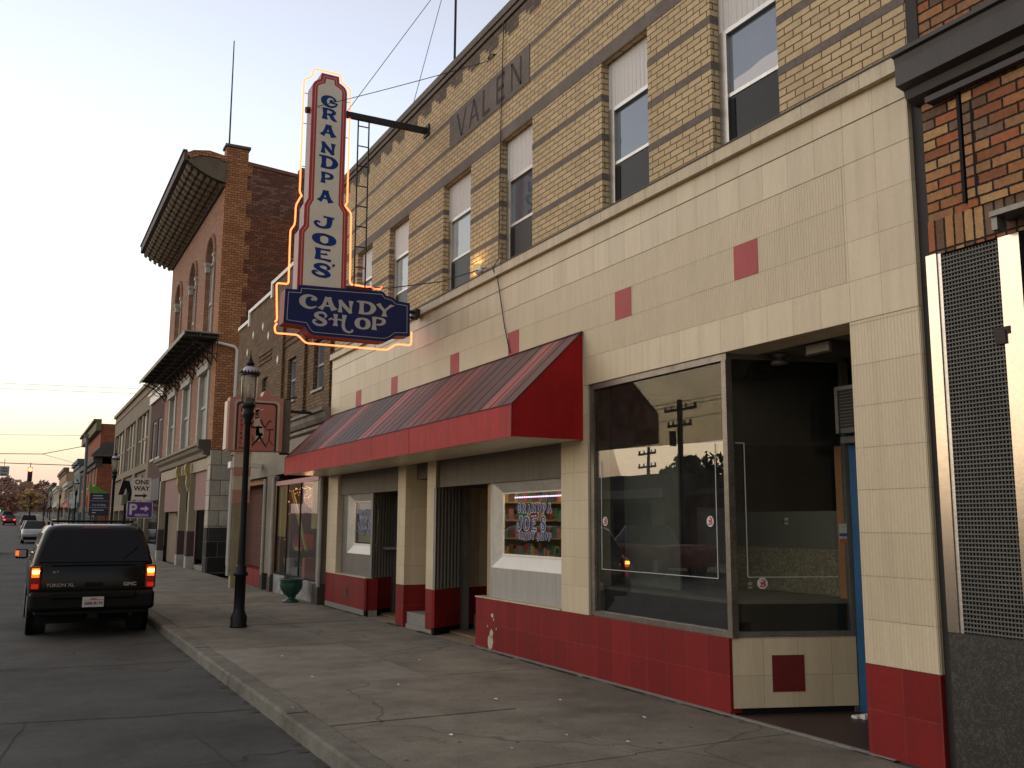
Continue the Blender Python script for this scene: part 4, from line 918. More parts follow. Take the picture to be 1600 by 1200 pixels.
wire('sign_cable', [(5.545, 11.55, 5.15), (5.2, 12.3, 5.08), (4.7, 13.1, 5.10), (4.3, SY + .05, 5.24)], .008, 'sagging cable from the floodlight to the neon sign')
MB_ = MB(); MB_.cyl((6.0, 13.8, 8.59), (6.0, 13.75, 14.5), .022, n=8); tag(MB_.build('roof_mast', m_darkmetal), 'thin dark mast standing on the yellow brick building roof', 'mast')
tag(MB().tube([(5.585, 11.62, 8.27), (5.56, 11.56, 8.29), (5.56, 11.46, 8.28), (5.59, 11.40, 8.26), (5.56, 11.5, 8.25), (5.585, 11.62, 8.27)], .010, 5).build('anchor_ring', m_rust), 'rusty anchor ring on the brick below the stepped parapet pattern', 'anchor')

# ================================================================== BUILDING ON THE RIGHT
rb = thing('brick_building', 'multicoloured brick building with dark cornice and mesh screen at the right edge', 'building', (FX, 2.5, 0))
MIX = [(.36, .15, .06), (.27, .10, .045), (.42, .20, .085), (.15, .085, .05), (.46, .27, .12), (.20, .12, .08), (.33, .17, .08), (.38, .13, .055)]
m_mix = brick('multicolour_brick', MIX, (.018, .012, .009), w=.215, h=.0762, m=.013, grime=.45, gcol=(.05, .03, .02), gscale=1.2, bs=.9, bd=.015)
m_sold = brick('soldier_brick', MIX, (.018, .012, .009), w=.0762, h=.235, m=.013, grime=.4, gcol=(.05, .03, .02), off=0, bs=.9, bd=.015)
m_corn = plain('dark_cornice', (.036, .030, .030), .55, var=.15, grime=.3, scale=4)
mb = MB(); mb.box(FX + .03, 6.0, -1, 4.40, 3.75, 4.72).box(FX + .05, 6.0, -1, 4.42, 4.9, 9.5).box(FX + .005, FX + .03, 1.0, 4.06, 3.75, 4.60); mb.build('brick_wall', m_mix, rb)
MB().box(FX + .001, FX + .03, 4.075, 4.10, 3.8, 4.58).box(FX + .001, FX + .004, 3.985, 4.0, 3.8, 4.5).each('open_joint', m_black, rb)
MB().box(FX + .02, 6.0, -1, 4.40, 3.50, 3.748).build('soldier_course', m_sold, rb)
mb = MB(); mb.prism([(5.34, 4.985), (5.34, 4.955), (5.37, 4.945), (5.38, 4.90), (5.38, 4.74), (5.46, 4.72), (5.48, 4.66), (5.56, 4.63), (5.62, 4.63), (5.62, 5.01), (5.6, 5.02)], 'y', -1, 4.44)
mb.build('cornice', m_corn, rb)
mb = MB(); mb.box(5.50, FX + .04, -1, 4.30, 4.585, 4.628)
mb.build('cornice_moulding', m_corn, rb)
MB().box(FX + .04, 6.2, 4.40, 4.497, -.1, 8.6).build('corner_strip', plain('brown_black_strip', (.022, .016, .014), .7, var=.2), rb)
m_steel = plain('brushed_steel', (.50, .45, .39), .25, metal=1.0, var=.05, bmp=.03, grime=.05)
mb = MB(); mb.box(5.535, 5.60, 4.315, 4.40, .93, 3.495); mb.build('steel_frame_post', m_steel, rb)
mb = MB(); mb.box(5.535, 5.60, 3.70, 3.845, .93, 3.48); mb.build('steel_frame_post', m_steel, rb)
MB().box(5.545, 5.575, 4.285, 4.312, .93, 3.49).build('steel_bead', m_alu, rb)
mb = MB(); 
y = 3.848
while y < 4.285: mb.box(5.556, 5.562, y, y + .007, .93, 3.475); y += .0245
z = .94
while z < 3.47: mb.box(5.548, 5.555, 3.848, 4.285, z, z + .009); z += .0285
mb.build('mesh_screen', plain('woven_steel_mesh', (.125, .12, .108), .6, metal=.3, var=.15), rb)
MB().box(5.60, 5.62, 3.6, 4.40, .9, 3.5).build('screen_backing', m_black, rb)
def granite():
    mt, nt, b = base_mat('dark_granite'); p = objpos(nt)
    c = mixc(nt, mrange(nt, noise(nt, p, 38, 5, .8), .48, .62), (.016, .016, .014), (.06, .055, .048)); c = mixc(nt, mrange(nt, noise(nt, p, 110, 2, .8), .60, .72), c, (.17, .14, .12)); lnk(nt, c, b.inputs['Base Color'])
    b.inputs['Roughness'].default_value = .45; return mt
MB().box(5.54, 6.0, -1, 4.40, -.1, .928).build('granite_base', granite(), rb)
MB().box(6.0, 17, -1, 4.39, -.1, 9.4).build('building_body', m_dark, rb)
MB().box(5.52, 5.56, 3.83, 3.90, 2.78, 2.87).box(5.53, 5.545, 3.80, 3.92, 2.84, 2.89).build('hinge_lug', m_rust, rb)
MB().box(5.40, 5.58, 3.3, 3.80, 3.585, 3.62).box(5.42, 5.50, 3.76, 3.80, 3.50, 3.585).build('lamp_tray', m_alud, rb)

# ================================================================== BROWN BRICK SHOP (left of the candy shop)
nb = thing('brown_brick_shop', 'low brown brick building with stepped white coping and a cluttered shop window', 'building', (FX, 25.5, 0))
BR = [(.20, .12, .060), (.17, .10, .05), (.225, .14, .072), (.15, .09, .045)]
m_brn = brick('brown_brick', BR, (.04, .027, .018), w=.21, h=.075, m=.014, grime=.4, gcol=(.06, .04, .025), bs=.8)
NX = 5.60
nw = [(19.65, 20.45, 4.5, 5.62), (22.0, 22.75, 4.5, 5.55), (24.85, 25.5, 4.5, 5.45)]
mb = MB(); mb.wall(NX, .3, 18.87, 28.9, 3.95, 7.25, nw); 
steps = [(18.87, 20.6, 7.85), (20.6, 24.7, 7.85), (24.7, 27.45, 7.62), (27.45, 28.9, 7.36)]
for a, b, z in steps: mb.box(NX, NX + .3, a, b, 7.25, z)
mb.build('brick_wall', m_brn, nb)
mb = MB()
for a, b, z in steps: mb.box(NX - .05, NX + .35, a - .0, b - .002, z + .002, z + .10)
for y, z0, z1 in ((24.7, 7.62, 7.95), (27.45, 7.36, 7.72)): mb.box(NX - .052, NX + .1, y - .12, y + .03, z0 - .12, z1 + .003)
mb.build('white_coping', m_white, nb)
mb = MB()
for y in (18.95, 21.0, 23.1): mb.box(NX - .07, NX + .0, y, y + .38, 3.96, 6.6)
mb.box(NX - .03, NX, 24.5, 26.0, 5.85, 5.90).box(NX - .03, NX, 24.5, 26.0, 5.98, 6.02).box(NX - .03, NX, 24.5, 26.0, 6.1, 6.14).box(NX - .03, NX, 21.4, 23.1, 5.9, 5.95).box(NX - .03, NX, 21.4, 23.1, 6.05, 6.1)
mb.each('brick_pilaster', m_brn, nb)
for (y, z) in ((25.7, 6.93), (26.9, 6.9), (25.0, 6.55), (27.6, 6.5), (23.85, 5.72), (22.6, 6.95), (23.6, 6.9)):
    MB().prism([(y - .09, z), (y, z - .12), (y + .09, z), (y, z + .12)], 'x', NX - .012, NX + .01).build('diamond_tile', m_white, nb)
for a, b, c, d_ in nw:
    f = MB(); f.box(NX + .1, NX + .16, a, a + .06, c, d_).box(NX + .1, NX + .16, b - .06, b, c, d_).box(NX + .1, NX + .16, a + .06, b - .06, d_ - .06, d_).box(NX + .09, NX + .16, a + .06, b - .06, (c + d_) / 2 - .025, (c + d_) / 2 + .025).box(NX - .04, NX + .15, a - .06, b + .06, c - .05, c - .002)
    w = f.build('window', plain('grey_sash', (.30, .29, .28), .6) if a > 0 else m_white, nb)
    MB().box(NX + .13, NX + .14, a + .06, b - .06, c, d_ - .06).build('pane', m_upg, w)
    MB().box(NX + .2, NX + .25, a, b, c, d_).build('blind', m_dark, w)
mb = MB(); mb.prism([(5.38, 3.98), (5.38, 3.92), (5.44, 3.90), (5.46, 3.80), (5.52, 3.72), (5.6, 3.70), (5.62, 3.98)], 'y', 18.9, 28.88); mb.prism([(5.50, 3.66), (5.50, 3.60), (5.6, 3.56), (5.62, 3.66)], 'y', 18.9, 28.88)
mb.build('shopfront_cornice', plain('weathered_grey_stone', (.22, .19, .15), .8, var=.25, grime=.5, scale=3), nb)
m_taup = plain('taupe_paint', (.22, .19, .135), .7, grime=.3); m_pinkt = plain('pink_trim', (.50, .25, .24), .6, var=.1)
MB().box(5.56, 5.62, 18.87, 28.88, 2.78, 3.55).build('fascia_board', m_taup, nb)
mb = MB(); mb.box(5.50, 5.56, 19.3, 23.1, 2.50, 2.60); mb.build('pink_trim', m_pinkt, nb)
mb = MB()
for y, w in ((19.05, .32), (23.2, .75), (28.3, .55)): mb.box(5.50, 5.62, y, y + w, .4, 2.76)
mb.each('shopfront_pier', m_taup, nb)
mb = MB()
for y in (19.0, 23.1, 24.0): mb.cyl((5.46, y, .35), (5.46, y, 2.7), .045, n=8)
mb.each('pipe_column', plain('grey_pipe', (.33, .31, .27), .6, grime=.4), nb)
mb = MB()
for y, w in ((18.98, .42), (23.05, .30), (23.85, .3)): mb.box(5.44, 5.62, y, y + w, -.05, .40)
mb.each('pier_foot', plain('brown_foot', (.05, .035, .025), .7), nb)
mb = MB(); mb.box(5.52, 5.7, 19.45, 20.9, -.05, .42).box(5.9, 6.0, 20.9, 22.0, -.05, .42).box(5.52, 5.7, 22.0, 23.05, -.05, .42); mb.each('stall_riser', plain('grey_stone_riser', (.28, .27, .25), .8, var=.3, grime=.5, scale=5), nb)
# shop window with lights and clutter
f = MB(); f.box(5.53, 5.56, 20.85, 20.9, .45, 2.5).box(5.53, 5.56, 22.0, 22.06, .45, 2.5).box(5.53, 5.56, 23.0, 23.06, .45, 2.5).box(5.52, 5.57, 19.4, 23.0, .42, .46).box(5.52, 5.57, 19.4, 19.46, .45, 2.5)
w = f.build('display_window', m_black, nb)
MB().box(5.542, 5.546, 19.46, 20.85, .46, 2.5).box(5.542, 5.546, 20.9, 22.0, .46, 2.5).box(5.542, 5.546, 22.06, 23.0, .46, 2.5).build('pane', m_shopg2, w)
MB().box(5.6, 7.5, 19.4, 23.2, .40, .43).box(7.5, 7.6, 19.4, 23.2, .4, 2.7).box(5.6, 7.5, 19.35, 19.4, .4, 2.7).box(5.6, 7.5, 23.2, 23.25, .4, 2.7).box(5.6, 7.5, 19.4, 23.2, 2.55, 2.6).build('window_backdrop', plain('maroon_backdrop', (.06, .02, .016), .8), w)
random.seed(9)
cu = MB(); cu.box(5.58, 5.60, 22.3, 23.0, 1.3, 2.5, 0).box(5.58, 5.6, 19.5, 20.1, 1.5, 2.5, 0).box(5.9, 6.2, 22.1, 22.9, 1.0, 1.35, 1).cyl((6.3, 21.4, .43), (6.3, 21.4, 1.0), .16, .10, m=2).cyl((6.3, 21.4, 1.0), (6.3, 21.4, 1.25), .14, .07, m=3).box(5.7, 6.0, 20.95, 21.15, .43, .85, 2).box(5.65, 5.9, 21.3, 21.9, .44, .62, 4).box(5.8, 6.2, 19.6, 20.2, .44, .8, 5).cyl((6.2, 20.7, 1.6), (6.2, 20.7, 1.95), .15, .09, m=6)
cu.cyl((5.8, 22.6, .44), (5.8, 22.6, .8), .10, .16, m=5)
cu.build('window_goods', [plain('mustard_card', (.38, .26, .10), .7), plain('red_goods', (.35, .03, .02), .5), plain('orange_goods', (.50, .10, .02), .5), plain('skin_tone_goods', (.42, .16, .08), .5), plain('blue_grey_goods', (.12, .15, .22), .5), plain('pale_goods', (.42, .40, .38), .6), plain('grey_shade', (.25, .22, .24), .6)], w)
MB().slab((5.62, 20.95), (5.75, 21.95), .03, 1.0, 1.08).tube([(5.62, 21.95, 2.35), (5.75, 21.0, 1.0)], .035, 6).build('yellow_ribbon', plain('yellow_ribbon', (.42, .38, .05), .6), w)
bl = MB()
for k in range(70):
    y = random.uniform(19.5, 22.95); z = 2.42 - abs(random.gauss(0, .12)) - (random.uniform(0, 1.2) if y > 22.3 else 0); bl.box(5.70, 5.708, y, y + .014, z, z + .014)
bl.build('fairy_lights', emis('warm_fairy_light', (1, .36, .12), 5), w)
MB().box(5.9, 5.93, 20.6, 20.65, 1.75, 1.80).build('bulb', emis('bulb_glow', (1, .7, .25), 6), w)
MB().box(6.0, 6.05, 24.0, 28.86, .42, 2.62).build('roller_shutter', ribbed('brown_shutter', (.16, .06, .035), pitch=.09, metal=.1) if False else brick('brown_slats', [(.15, .055, .03), (.13, .05, .03)], (.03, .012, .01), w=5, h=.06, m=.012, grime=.2), nb)
MB().box(5.70, 6.08, 24.0, 28.86, -.05, .40).build('brick_stoop', m_red, nb)
MB().box(5.70, 6.06, 24.0, 28.86, 2.63, 2.9).build('shutter_box', plain('orange_board', (.30, .14, .07), .7), nb)
mb = MB(); mb.box(7.6, 14, 18.9, 28.87, 0, 7.0).box(5.91, 7.6, 18.9, 28.87, 3.95, 7.0).box(6.1, 7.6, 23.3, 28.87, 0, 3.9); mb.build('building_body', m_dark, nb)
pp = MB(); pp.box(4.86, 5.06, 24.75, 25.0, -.05, 3.0); pp.build('porch_pier', plain('mustard_tan_post', (.30, .24, .14), .7, grime=.3), nb)
MB().cyl((4.80, 24.82, .3), (4.80, 24.82, 3.0), .05, n=8).build('pipe_column', m_ltst, nb)
MB().box(4.72, 5.10, 24.7, 25.05, 3.0, 3.16).box(5.10, 5.50, 24.75, 25.0, 3.02, 3.14).build('porch_beam', m_white, nb)
MB().tube([(5.50, 22.6, 4.35), (5.1, 22.7, 4.40), (4.95, 22.7, 4.1), (5.55, 22.75, 4.05)], .03, 6).tube([(5.55, 21.6, 4.5), (5.2, 21.6, 4.4), (5.2, 21.65, 4.1), (5.55, 21.6, 4.0)], .02, 6).build('sign_bracket', m_darkmetal, nb)

room_light('window_lamp', (6.1, 21.8, 2.2), 30, (1, .55, .30), nb)
# hanging salon sign with the lady at a table
ss = thing('hanging_sign', 'salmon pink hanging sign with a seated lady in a hat behind the near street lamp', 'sign', (4.2, 19.5, 3.05))
m_salm = plain('salmon_paint', (.42, .15, .11), .5, var=.05); m_salmd = plain('salmon_border', (.44, .20, .15), .5); m_dkbr = plain('dark_brown_line', (.03, .012, .01), .5); m_crm = plain('cream_line', (.50, .40, .30), .5)
sb = MB(); sb.prism(rnd([(3.66, 3.05), (4.74, 3.07), (4.74, 4.17), (4.50, 4.18), (4.44, 4.35), (4.34, 4.30), (4.30, 4.19), (3.66, 4.14)], {}), 'y', 19.5, 19.80); sb.build('cabinet', m_salmd, ss)
MB().box(3.61, 3.655, 19.5, 19.8, 3.08, 4.06).build('lit_edge', plain('pale_edge', (.70, .52, .40), .5), ss)  # lit side face of the cabinet, its brightness put into the pale colour
MB().box(4.745, 4.93, 19.62, 19.80, 3.07, 4.16).build('rear_cabinet', plain('grey_green_cabinet', (.14, .13, .10), .6), ss)
fc = MB()
def rect(x0, x1, z0, z1, yy, m): fc.poly([(x, yy, z) for x, z in rnd([(x0, z0), (x1, z0), (x1, z1), (x0, z1)], {2: .09, 3: .09})], m)
rect(3.75, 4.67, 3.07, 4.10, 19.497, 1); rect(3.79, 4.62, 3.07, 4.06, 19.494, 2); rect(3.83, 4.58, 3.07, 4.02, 19.491, 0)
fc.build('front_face', [m_salm, m_crm, m_dkbr], ss)
tx = MB(); 
for k, ch in enumerate('CENTRAL'): text(tx, ch, (3.875, 19.489, 3.73 - k * .088), .085, R_, U_, bold=.03)
text(tx, '12', (3.86, 19.489, 3.84), .15, R_, U_, bold=.02, sx=.85); text(tx, 'Ave', (3.865, 19.489, 3.095), .075, R_, U_, bold=.02)
tx.build('address_lettering', m_dkbr, ss)
fg = MB(); fo = Vector((4.10, 19.488, 3.15))
ff = lambda x, y, l: fo + Vector((x * .45, -l, y * .80))
def fr_(P, m): ribbon(fg, P, ff, m, 0, .001 + (len(fg.f) % 5) * .0004)
fr_([(.02, .90, .03), (.25, .92, .06), (.55, .97, .02)], 1); fr_([(.15, .92, .10), (.33, .95, .12)], 1); fr_([(.22, .80, .16), (.24, .88, .10)], 0); fr_([(.24, .76, .16), (.24, .60, .34)], 0)
fr_([(.24, .72, .28), (.26, .50, .30)], 1); fr_([(.26, .50, .30), (.40, .36, .40), (.20, .34, .40)], 1); fr_([(.1, .66, .05), (0, .50, .05), (.5, .50, .05)], 0); fr_([(.40, .70, .06), (.60, .50, .05), (.78, .66, .04), (.90, .66, .03)], 0)
fr_([(.50, .34, .08), (.25, .15, .06), (.05, .02, .05)], 0); fr_([(.35, .30, .07), (.55, .12, .05), (.70, 0, .05)], 0)
fr_([(.66, .44, .03), (1.0, .46, .03)], 0); fr_([(.84, .44, .04), (.82, .20, .04), (.70, .04, .03)], 0); fr_([(.82, .20, .03), (1.0, .04, .03)], 0); fr_([(.80, .20, .05), (.86, .40, .03)], 0); fr_([(-.1, .25, .03), (-.05, .05, .03)], 0); fr_([(.05, .3, .03), (.1, .1, .03)], 0)
fg.build('lady_figure', [m_dkbr, m_crm], ss)
MB().box(4.93, 5.6, 19.68, 19.74, 3.9, 3.96).box(4.74, 5.6, 19.68, 19.74, 3.02, 3.06).build('wall_bracket', m_darkmetal, ss)
fbn = thing('banner', 'faded striped vertical banner hanging beside the brown shutter', 'banner', (4.87, 24, 2.1))
b_ = MB(); zs = [(2.10, 2.42, 1), (2.42, 2.75, 0), (2.75, 2.98, 1), (2.98, 3.30, 0), (3.30, 3.56, 2)]
for a, b, m in zs: b_.box(4.66, 5.08, 23.98, 24.02, a, b, m)
b_.build('cloth', [plain('banner_cream', (.52, .42, .30), .8, grime=.2), plain('banner_pink', (.42, .20, .15), .8, grime=.2), plain('banner_tan', (.42, .28, .12), .8)], fbn)
MB().cyl((4.60, 24, 3.60), (5.6, 24, 3.60), .025).build('rod', m_white, fbn)
pt = thing('urn_planter', 'dark green urn planter standing on the sidewalk by the cluttered shop window', 'planter', (5.15, 19.9, 0))
MB().lathe([(0, 0), (.17, 0), (.17, .03), (.09, .07), (.07, .11), (.14, .16), (.22, .27), (.235, .36), (.22, .42), (.25, .45), (.25, .48), (.20, .48), (.19, .40), (0, .38)], (5.15, 19.9, 0), 20).build('urn', plain('green_glaze', (.018, .065, .045), .35, var=.25, scale=8), pt)

# ================================================================== TALL ORANGE BRICK BUILDING
tbd = thing('tall_brick_building', 'tall orange brick building with deep coffered cornice and iron canopy at mid height', 'building', (FX, 38.6, 0))
TX = 5.56; TY0, TY1 = 32.42, 44.9
OR = [(.50, .22, .095), (.45, .185, .08), (.54, .25, .115), (.40, .165, .07)]
PK = [(.42, .225, .15), (.385, .20, .13), (.45, .25, .165), (.36, .18, .12)]
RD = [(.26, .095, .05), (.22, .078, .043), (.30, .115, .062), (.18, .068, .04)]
m_or = brick('orange_brick', OR, (.09, .045, .028), w=.21, h=.085, m=.016, grime=.25, gcol=(.14, .06, .03))
m_pk = brick('pink_brown_brick', PK, (.12, .07, .05), w=.21, h=.075, m=.012, grime=.35, gcol=(.12, .07, .05))
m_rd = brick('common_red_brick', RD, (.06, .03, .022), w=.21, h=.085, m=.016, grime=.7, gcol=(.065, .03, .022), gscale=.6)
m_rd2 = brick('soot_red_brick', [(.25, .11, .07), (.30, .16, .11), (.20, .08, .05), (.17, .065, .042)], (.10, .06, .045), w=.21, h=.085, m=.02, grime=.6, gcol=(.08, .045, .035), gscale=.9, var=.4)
m_stone = brick('rusticated_limestone', [(.50, .44, .35), (.43, .38, .30), (.55, .49, .39)], (.18, .15, .12), w=.62, h=.50, m=.02, grime=.5, gcol=(.13, .11, .09), gscale=.9, var=.35, bs=.8, bd=.03)
m_stoneb = brick('blackened_stone', [(.030, .028, .024), (.05, .045, .04), (.02, .018, .016)], (.15, .13, .11), w=.62, h=.5, m=.02, grime=.2, var=.5, bs=.8, bd=.03)
m_tan = plain('tan_paint', (.34, .28, .19), .7, var=.12, grime=.35, scale=1.5); m_gilt = plain('worn_gilt', (.36, .26, .10), .6, var=.3, scale=6)
arch = [(34.5, 1.5), (38.35, 1.5), (42.15, 1.45)]; ops = []
for c, w in arch: ops += [(c - w / 2, c + w / 2, 7.95, 11.75), (c - w * .62, c + w * .62, 4.45, 7.0)]
mb = MB(); mb.wall(TX, .35, TY0, TY1, 4.2, 13.35, ops)
for c, w in arch:   # round the heads of the tall windows
    r = w / 2; zc = 11.75 - r
    for sgn in (-1, 1):
        pts = [(c + sgn * r, 11.75)] + [(c + sgn * r * math.cos(a), zc + r * math.sin(a)) for a in [k * math.pi / 2 / 8 for k in range(9)]]
        mb.prism(pts, 'x', TX + .002, TX + .30)
mb.build('street_wall', m_pk, tbd)
hd = MB()
for c, w in arch:
    r = w / 2 + .12; zc = 11.75 - w / 2
    hd.tube([(TX - .03, c + r * math.cos(a), zc + r * math.sin(a)) for a in [k * math.pi / 12 for k in range(13)]], .075, 6)
    for sgn in (-1, 1):
        hd.box(TX - .06, TX + .1, c + sgn * (w / 2 + .05) - .12, c + sgn * (w / 2 + .05) + .12, zc - .30, zc, 1); hd.box(TX - .09, TX + .1, c + sgn * (w / 2 + .05) - .16, c + sgn * (w / 2 + .05) + .16, zc - .06, zc + .06, 1)
        hd.box(TX - .04, TX, c + sgn * (w / 2 + .14) - .10, c + sgn * (w / 2 + .14) + .10, 7.95, zc - .3, 0)
hd.build('arch_mouldings', [m_pk, m_ltst], tbd)
for c, w in arch:
    f = MB(); f.box(TX + .12, TX + .20, c - w / 2, c - w / 2 + .10, 7.95, 11.0).box(TX + .12, TX + .20, c + w / 2 - .10, c + w / 2, 7.95, 11.0).box(TX + .12, TX + .2, c - .05, c + .05, 7.95, 11.6).box(TX + .10, TX + .2, c - w / 2 + .1, c + w / 2 - .1, 9.4, 9.5).box(TX + .1, TX + .2, c - w / 2 + .1, c + w / 2 - .1, 10.9, 11.0)
    o = f.build('arched_window', m_ltst, tbd); MB().box(TX + .16, TX + .18, c - w / 2, c + w / 2, 7.95, 10.9, 0).box(TX + .16, TX + .18, c - w / 2, c + w / 2, 10.9, 11.72, 1).build('pane', [plain('pale_boarding', (.36, .35, .31), .7), m_upg], o)
    f = MB(); a, b = c - w * .62, c + w * .62
    f.box(TX - .05, TX + .12, a - .12, a + .14, 4.42, 6.95).box(TX - .05, TX + .12, b - .14, b + .12, 4.42, 6.95).box(TX - .12, TX + .12, a - .2, b + .2, 6.86, 7.12).box(TX + .05, TX + .12, a + .14, b - .14, 5.6, 5.7).box(TX - .16, TX + .1, a - .25, b + .25, 7.121, 7.18)
    o = f.build('window_surround', m_ltst, tbd); MB().box(TX + .10, TX + .13, a + .14, b - .14, 4.45, 6.9).build('pane', plain('shuttered_pane', (.27, .26, .22), .6), o)
# corner pier and side wall facing the candy shop
mb = MB(); mb.box(TX - .004, 6.30, 32.40, 32.9, 4.02, 14.55); mb.build('corner_pier', m_or, tbd)
mb = MB(); y = 4.1; k = 0
while y < 13.9: 
    if k % 2: mb.box(6.3, 6.46, 32.403, 32.6, y, y + .5)
    y += .5; k += 1
mb.each('quoin_block', m_or, tbd)
MB().box(TX - .06, 6.36, 32.34, 32.95, 14.552, 14.64).build('pier_cap', m_coping, tbd)
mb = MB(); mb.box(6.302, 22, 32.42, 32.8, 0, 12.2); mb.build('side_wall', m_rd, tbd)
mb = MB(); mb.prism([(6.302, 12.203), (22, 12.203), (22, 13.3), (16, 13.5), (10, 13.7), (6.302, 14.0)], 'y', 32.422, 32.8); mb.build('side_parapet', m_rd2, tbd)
mb = MB(); mb.prism([(6.30, 14.0), (10, 13.7), (16, 13.5), (22, 13.3), (22, 13.42), (16, 13.62), (10, 13.82), (6.30, 14.12)], 'y', 32.38, 32.84); mb.box(8.15, 8.6, 32.4, 32.85, 13.8, 14.25); mb.build('side_coping', plain('red_tile_coping', (.20, .07, .04), .7, var=.3), tbd)
mb = MB(); mb.box(TX - .02, 6.30, 32.37, 33.0, 1.45, 4.0); mb.build('stone_corner', m_stone, tbd)
mb = MB(); mb.box(TX - .022, 6.302, 32.368, 33.0, -.05, 1.448); mb.build('blackened_stone_foot', m_stoneb, tbd)
MB().box(6.31, 6.62, 32.25, 32.41, .0, 4.0).build('drain_pipe', m_darkmetal, tbd)
mb = MB(); mb.box(TX + .36, 22, 32.81, TY1, 3.5, 13.3).box(7.2, 22, 32.81, TY1, 0, 3.5); mb.build('building_body', m_dark, tbd)
# cornice: coved soffit on brackets
def cove(t): return (TX - 1.32 * t, 13.20 + .22 * t + .38 * t ** 2.2)
mb = MB(); P = [cove(k / 8) for k in range(9)]
for (x0, z0), (x1, z1) in zip(P, P[1:]): mb.quad((x0, TY0 - .1, z0), (x0, TY1 + .2, z0), (x1, TY1 + .2, z1), (x1, TY0 - .1, z1))
m_cs = plain('cornice_paint', (.15, .115, .075), .75, var=.25, grime=.4, scale=2)
mb.build('cornice_soffit', m_cs, tbd)
cb = MB(); y = TY0 + .1
while y < TY1 + .1:
    for k in range(6):
        (x0, z0), (x1, z1) = cove(.06 + k * .16), cove(.06 + k * .16 + .10); cb.add([(x0, y, z0 - .002), (x1, y, z1 - .002), (x1, y + .38, z1 - .002), (x0, y + .38, z0 - .002), (x0 - .02, y + .05, z0 - .10), (x1 + .01, y + .05, z1 - .10), (x1 + .01, y + .33, z1 - .10), (x0 - .02, y + .33, z0 - .10)], [(0, 1, 5, 4), (1, 2, 6, 5), (2, 3, 7, 6), (3, 0, 4, 7), (4, 5, 6, 7)])
    y += .56
cb.build('cornice_blocks', plain('cornice_block_paint', (.21, .165, .11), .75, var=.25, grime=.3, scale=3), tbd)
mb = MB(); xe, ze = cove(1); mb.box(xe - .10, xe + .03, TY0 - .12, TY1 + .22, ze - .03, ze + .28).box(xe - .14, xe, TY0 - .14, TY1 + .24, ze + .281, ze + .33)
mb.box(TX - .10, TX - .003, TY0 - .02, TY1, 13.08, 13.20).build('cornice_edge', plain('cornice_edge_paint', (.075, .05, .04), .7, grime=.3), tbd)
ep = [(x, z) for x, z in P] + [(xe - .02, ze + .22), (xe + .25, ze + .40), (TX - .6, ze + .42), (TX - .002, ze + .40)]
mb = MB(); mb.prism([cove(k / 8) for k in range(8, -1, -1)] + [(TX - .003, 13.9), (TX - .35, 14.02), (TX - .9, 14.0), (xe + .12, 13.86)], 'y', TY0 - .10, TY0 + .10); mb.build('cornice_return', m_cs, tbd)
mb = MB(); mb.prism([(xe + .12, 13.87), (TX - .9, 14.01), (TX - .35, 14.03), (TX - .003, 13.91), (TX - .003, 14.14), (TX - .6, 14.24), (xe + .2, 14.16), (xe - .05, 14.0)], 'y', TY0 - .13, TY0 + .12); mb.build('cornice_brick_arch', m_or, tbd)
MB().quad((xe, TY0, ze + .30), (xe, TY1 + .2, ze + .30), (8, TY1 + .2, 14.0), (8, TY0 + .2, 14.0)).build('roof', m_dark, tbd)
# iron canopy
CX = 4.42
mb = MB(); mb.prism([(TX, 7.86), (CX, 7.86), (CX, 7.72), (CX + .03, 7.72), (CX + .03, 7.82), (TX, 7.82)], 'y', 31.95, TY1); cn = mb.build('canopy', plain('canopy_white_edge', (.30, .28, .25), .7, grime=.4), tbd)
mb = MB(); y = 32.1
while y < TY1: mb.box(CX + .031, TX - .01, y, y + .10, 7.70, 7.815); y += 1.0
mb.box(CX + .031, TX - .01, 32.0, TY1 - .02, 7.79, 7.818); mb.box(CX + .5, CX + .55, 32, TY1, 7.70, 7.79); mb.build('canopy_soffit', plain('canopy_dark_soffit', (.075, .07, .055), .8, grime=.4), cn)
y = 32.25
while y < TY1:
    br = MB(); br.tube([(TX - .01, y, 6.95), (TX - .25, y, 7.25), (TX - .55, y, 7.5), (TX - 1.0, y, 7.68)], .028, 5).tube([(TX - .02, y, 7.2), (TX - .45, y, 7.2), (TX - .6, y, 7.35), (TX - .4, y, 7.5), (TX - .25, y, 7.38)], .018, 5).tube([(TX - .02, y, 7.05), (TX - .02, y, 7.68)], .02, 5).tube([(TX - .7, y, 7.62), (TX - .85, y, 7.45), (TX - .7, y, 7.4)], .015, 5)
    br.build('canopy_bracket', m_darkmetal, cn)
    y += .95
MB().tube([(TX - .05, 32.30, 7.60), (TX + .1, 32.30, 7.58), (6.12, 32.30, 7.50), (6.20, 32.30, 7.40), (6.20, 32.30, 4.6)], .05, 8).build('white_downpipe', m_white, tbd)
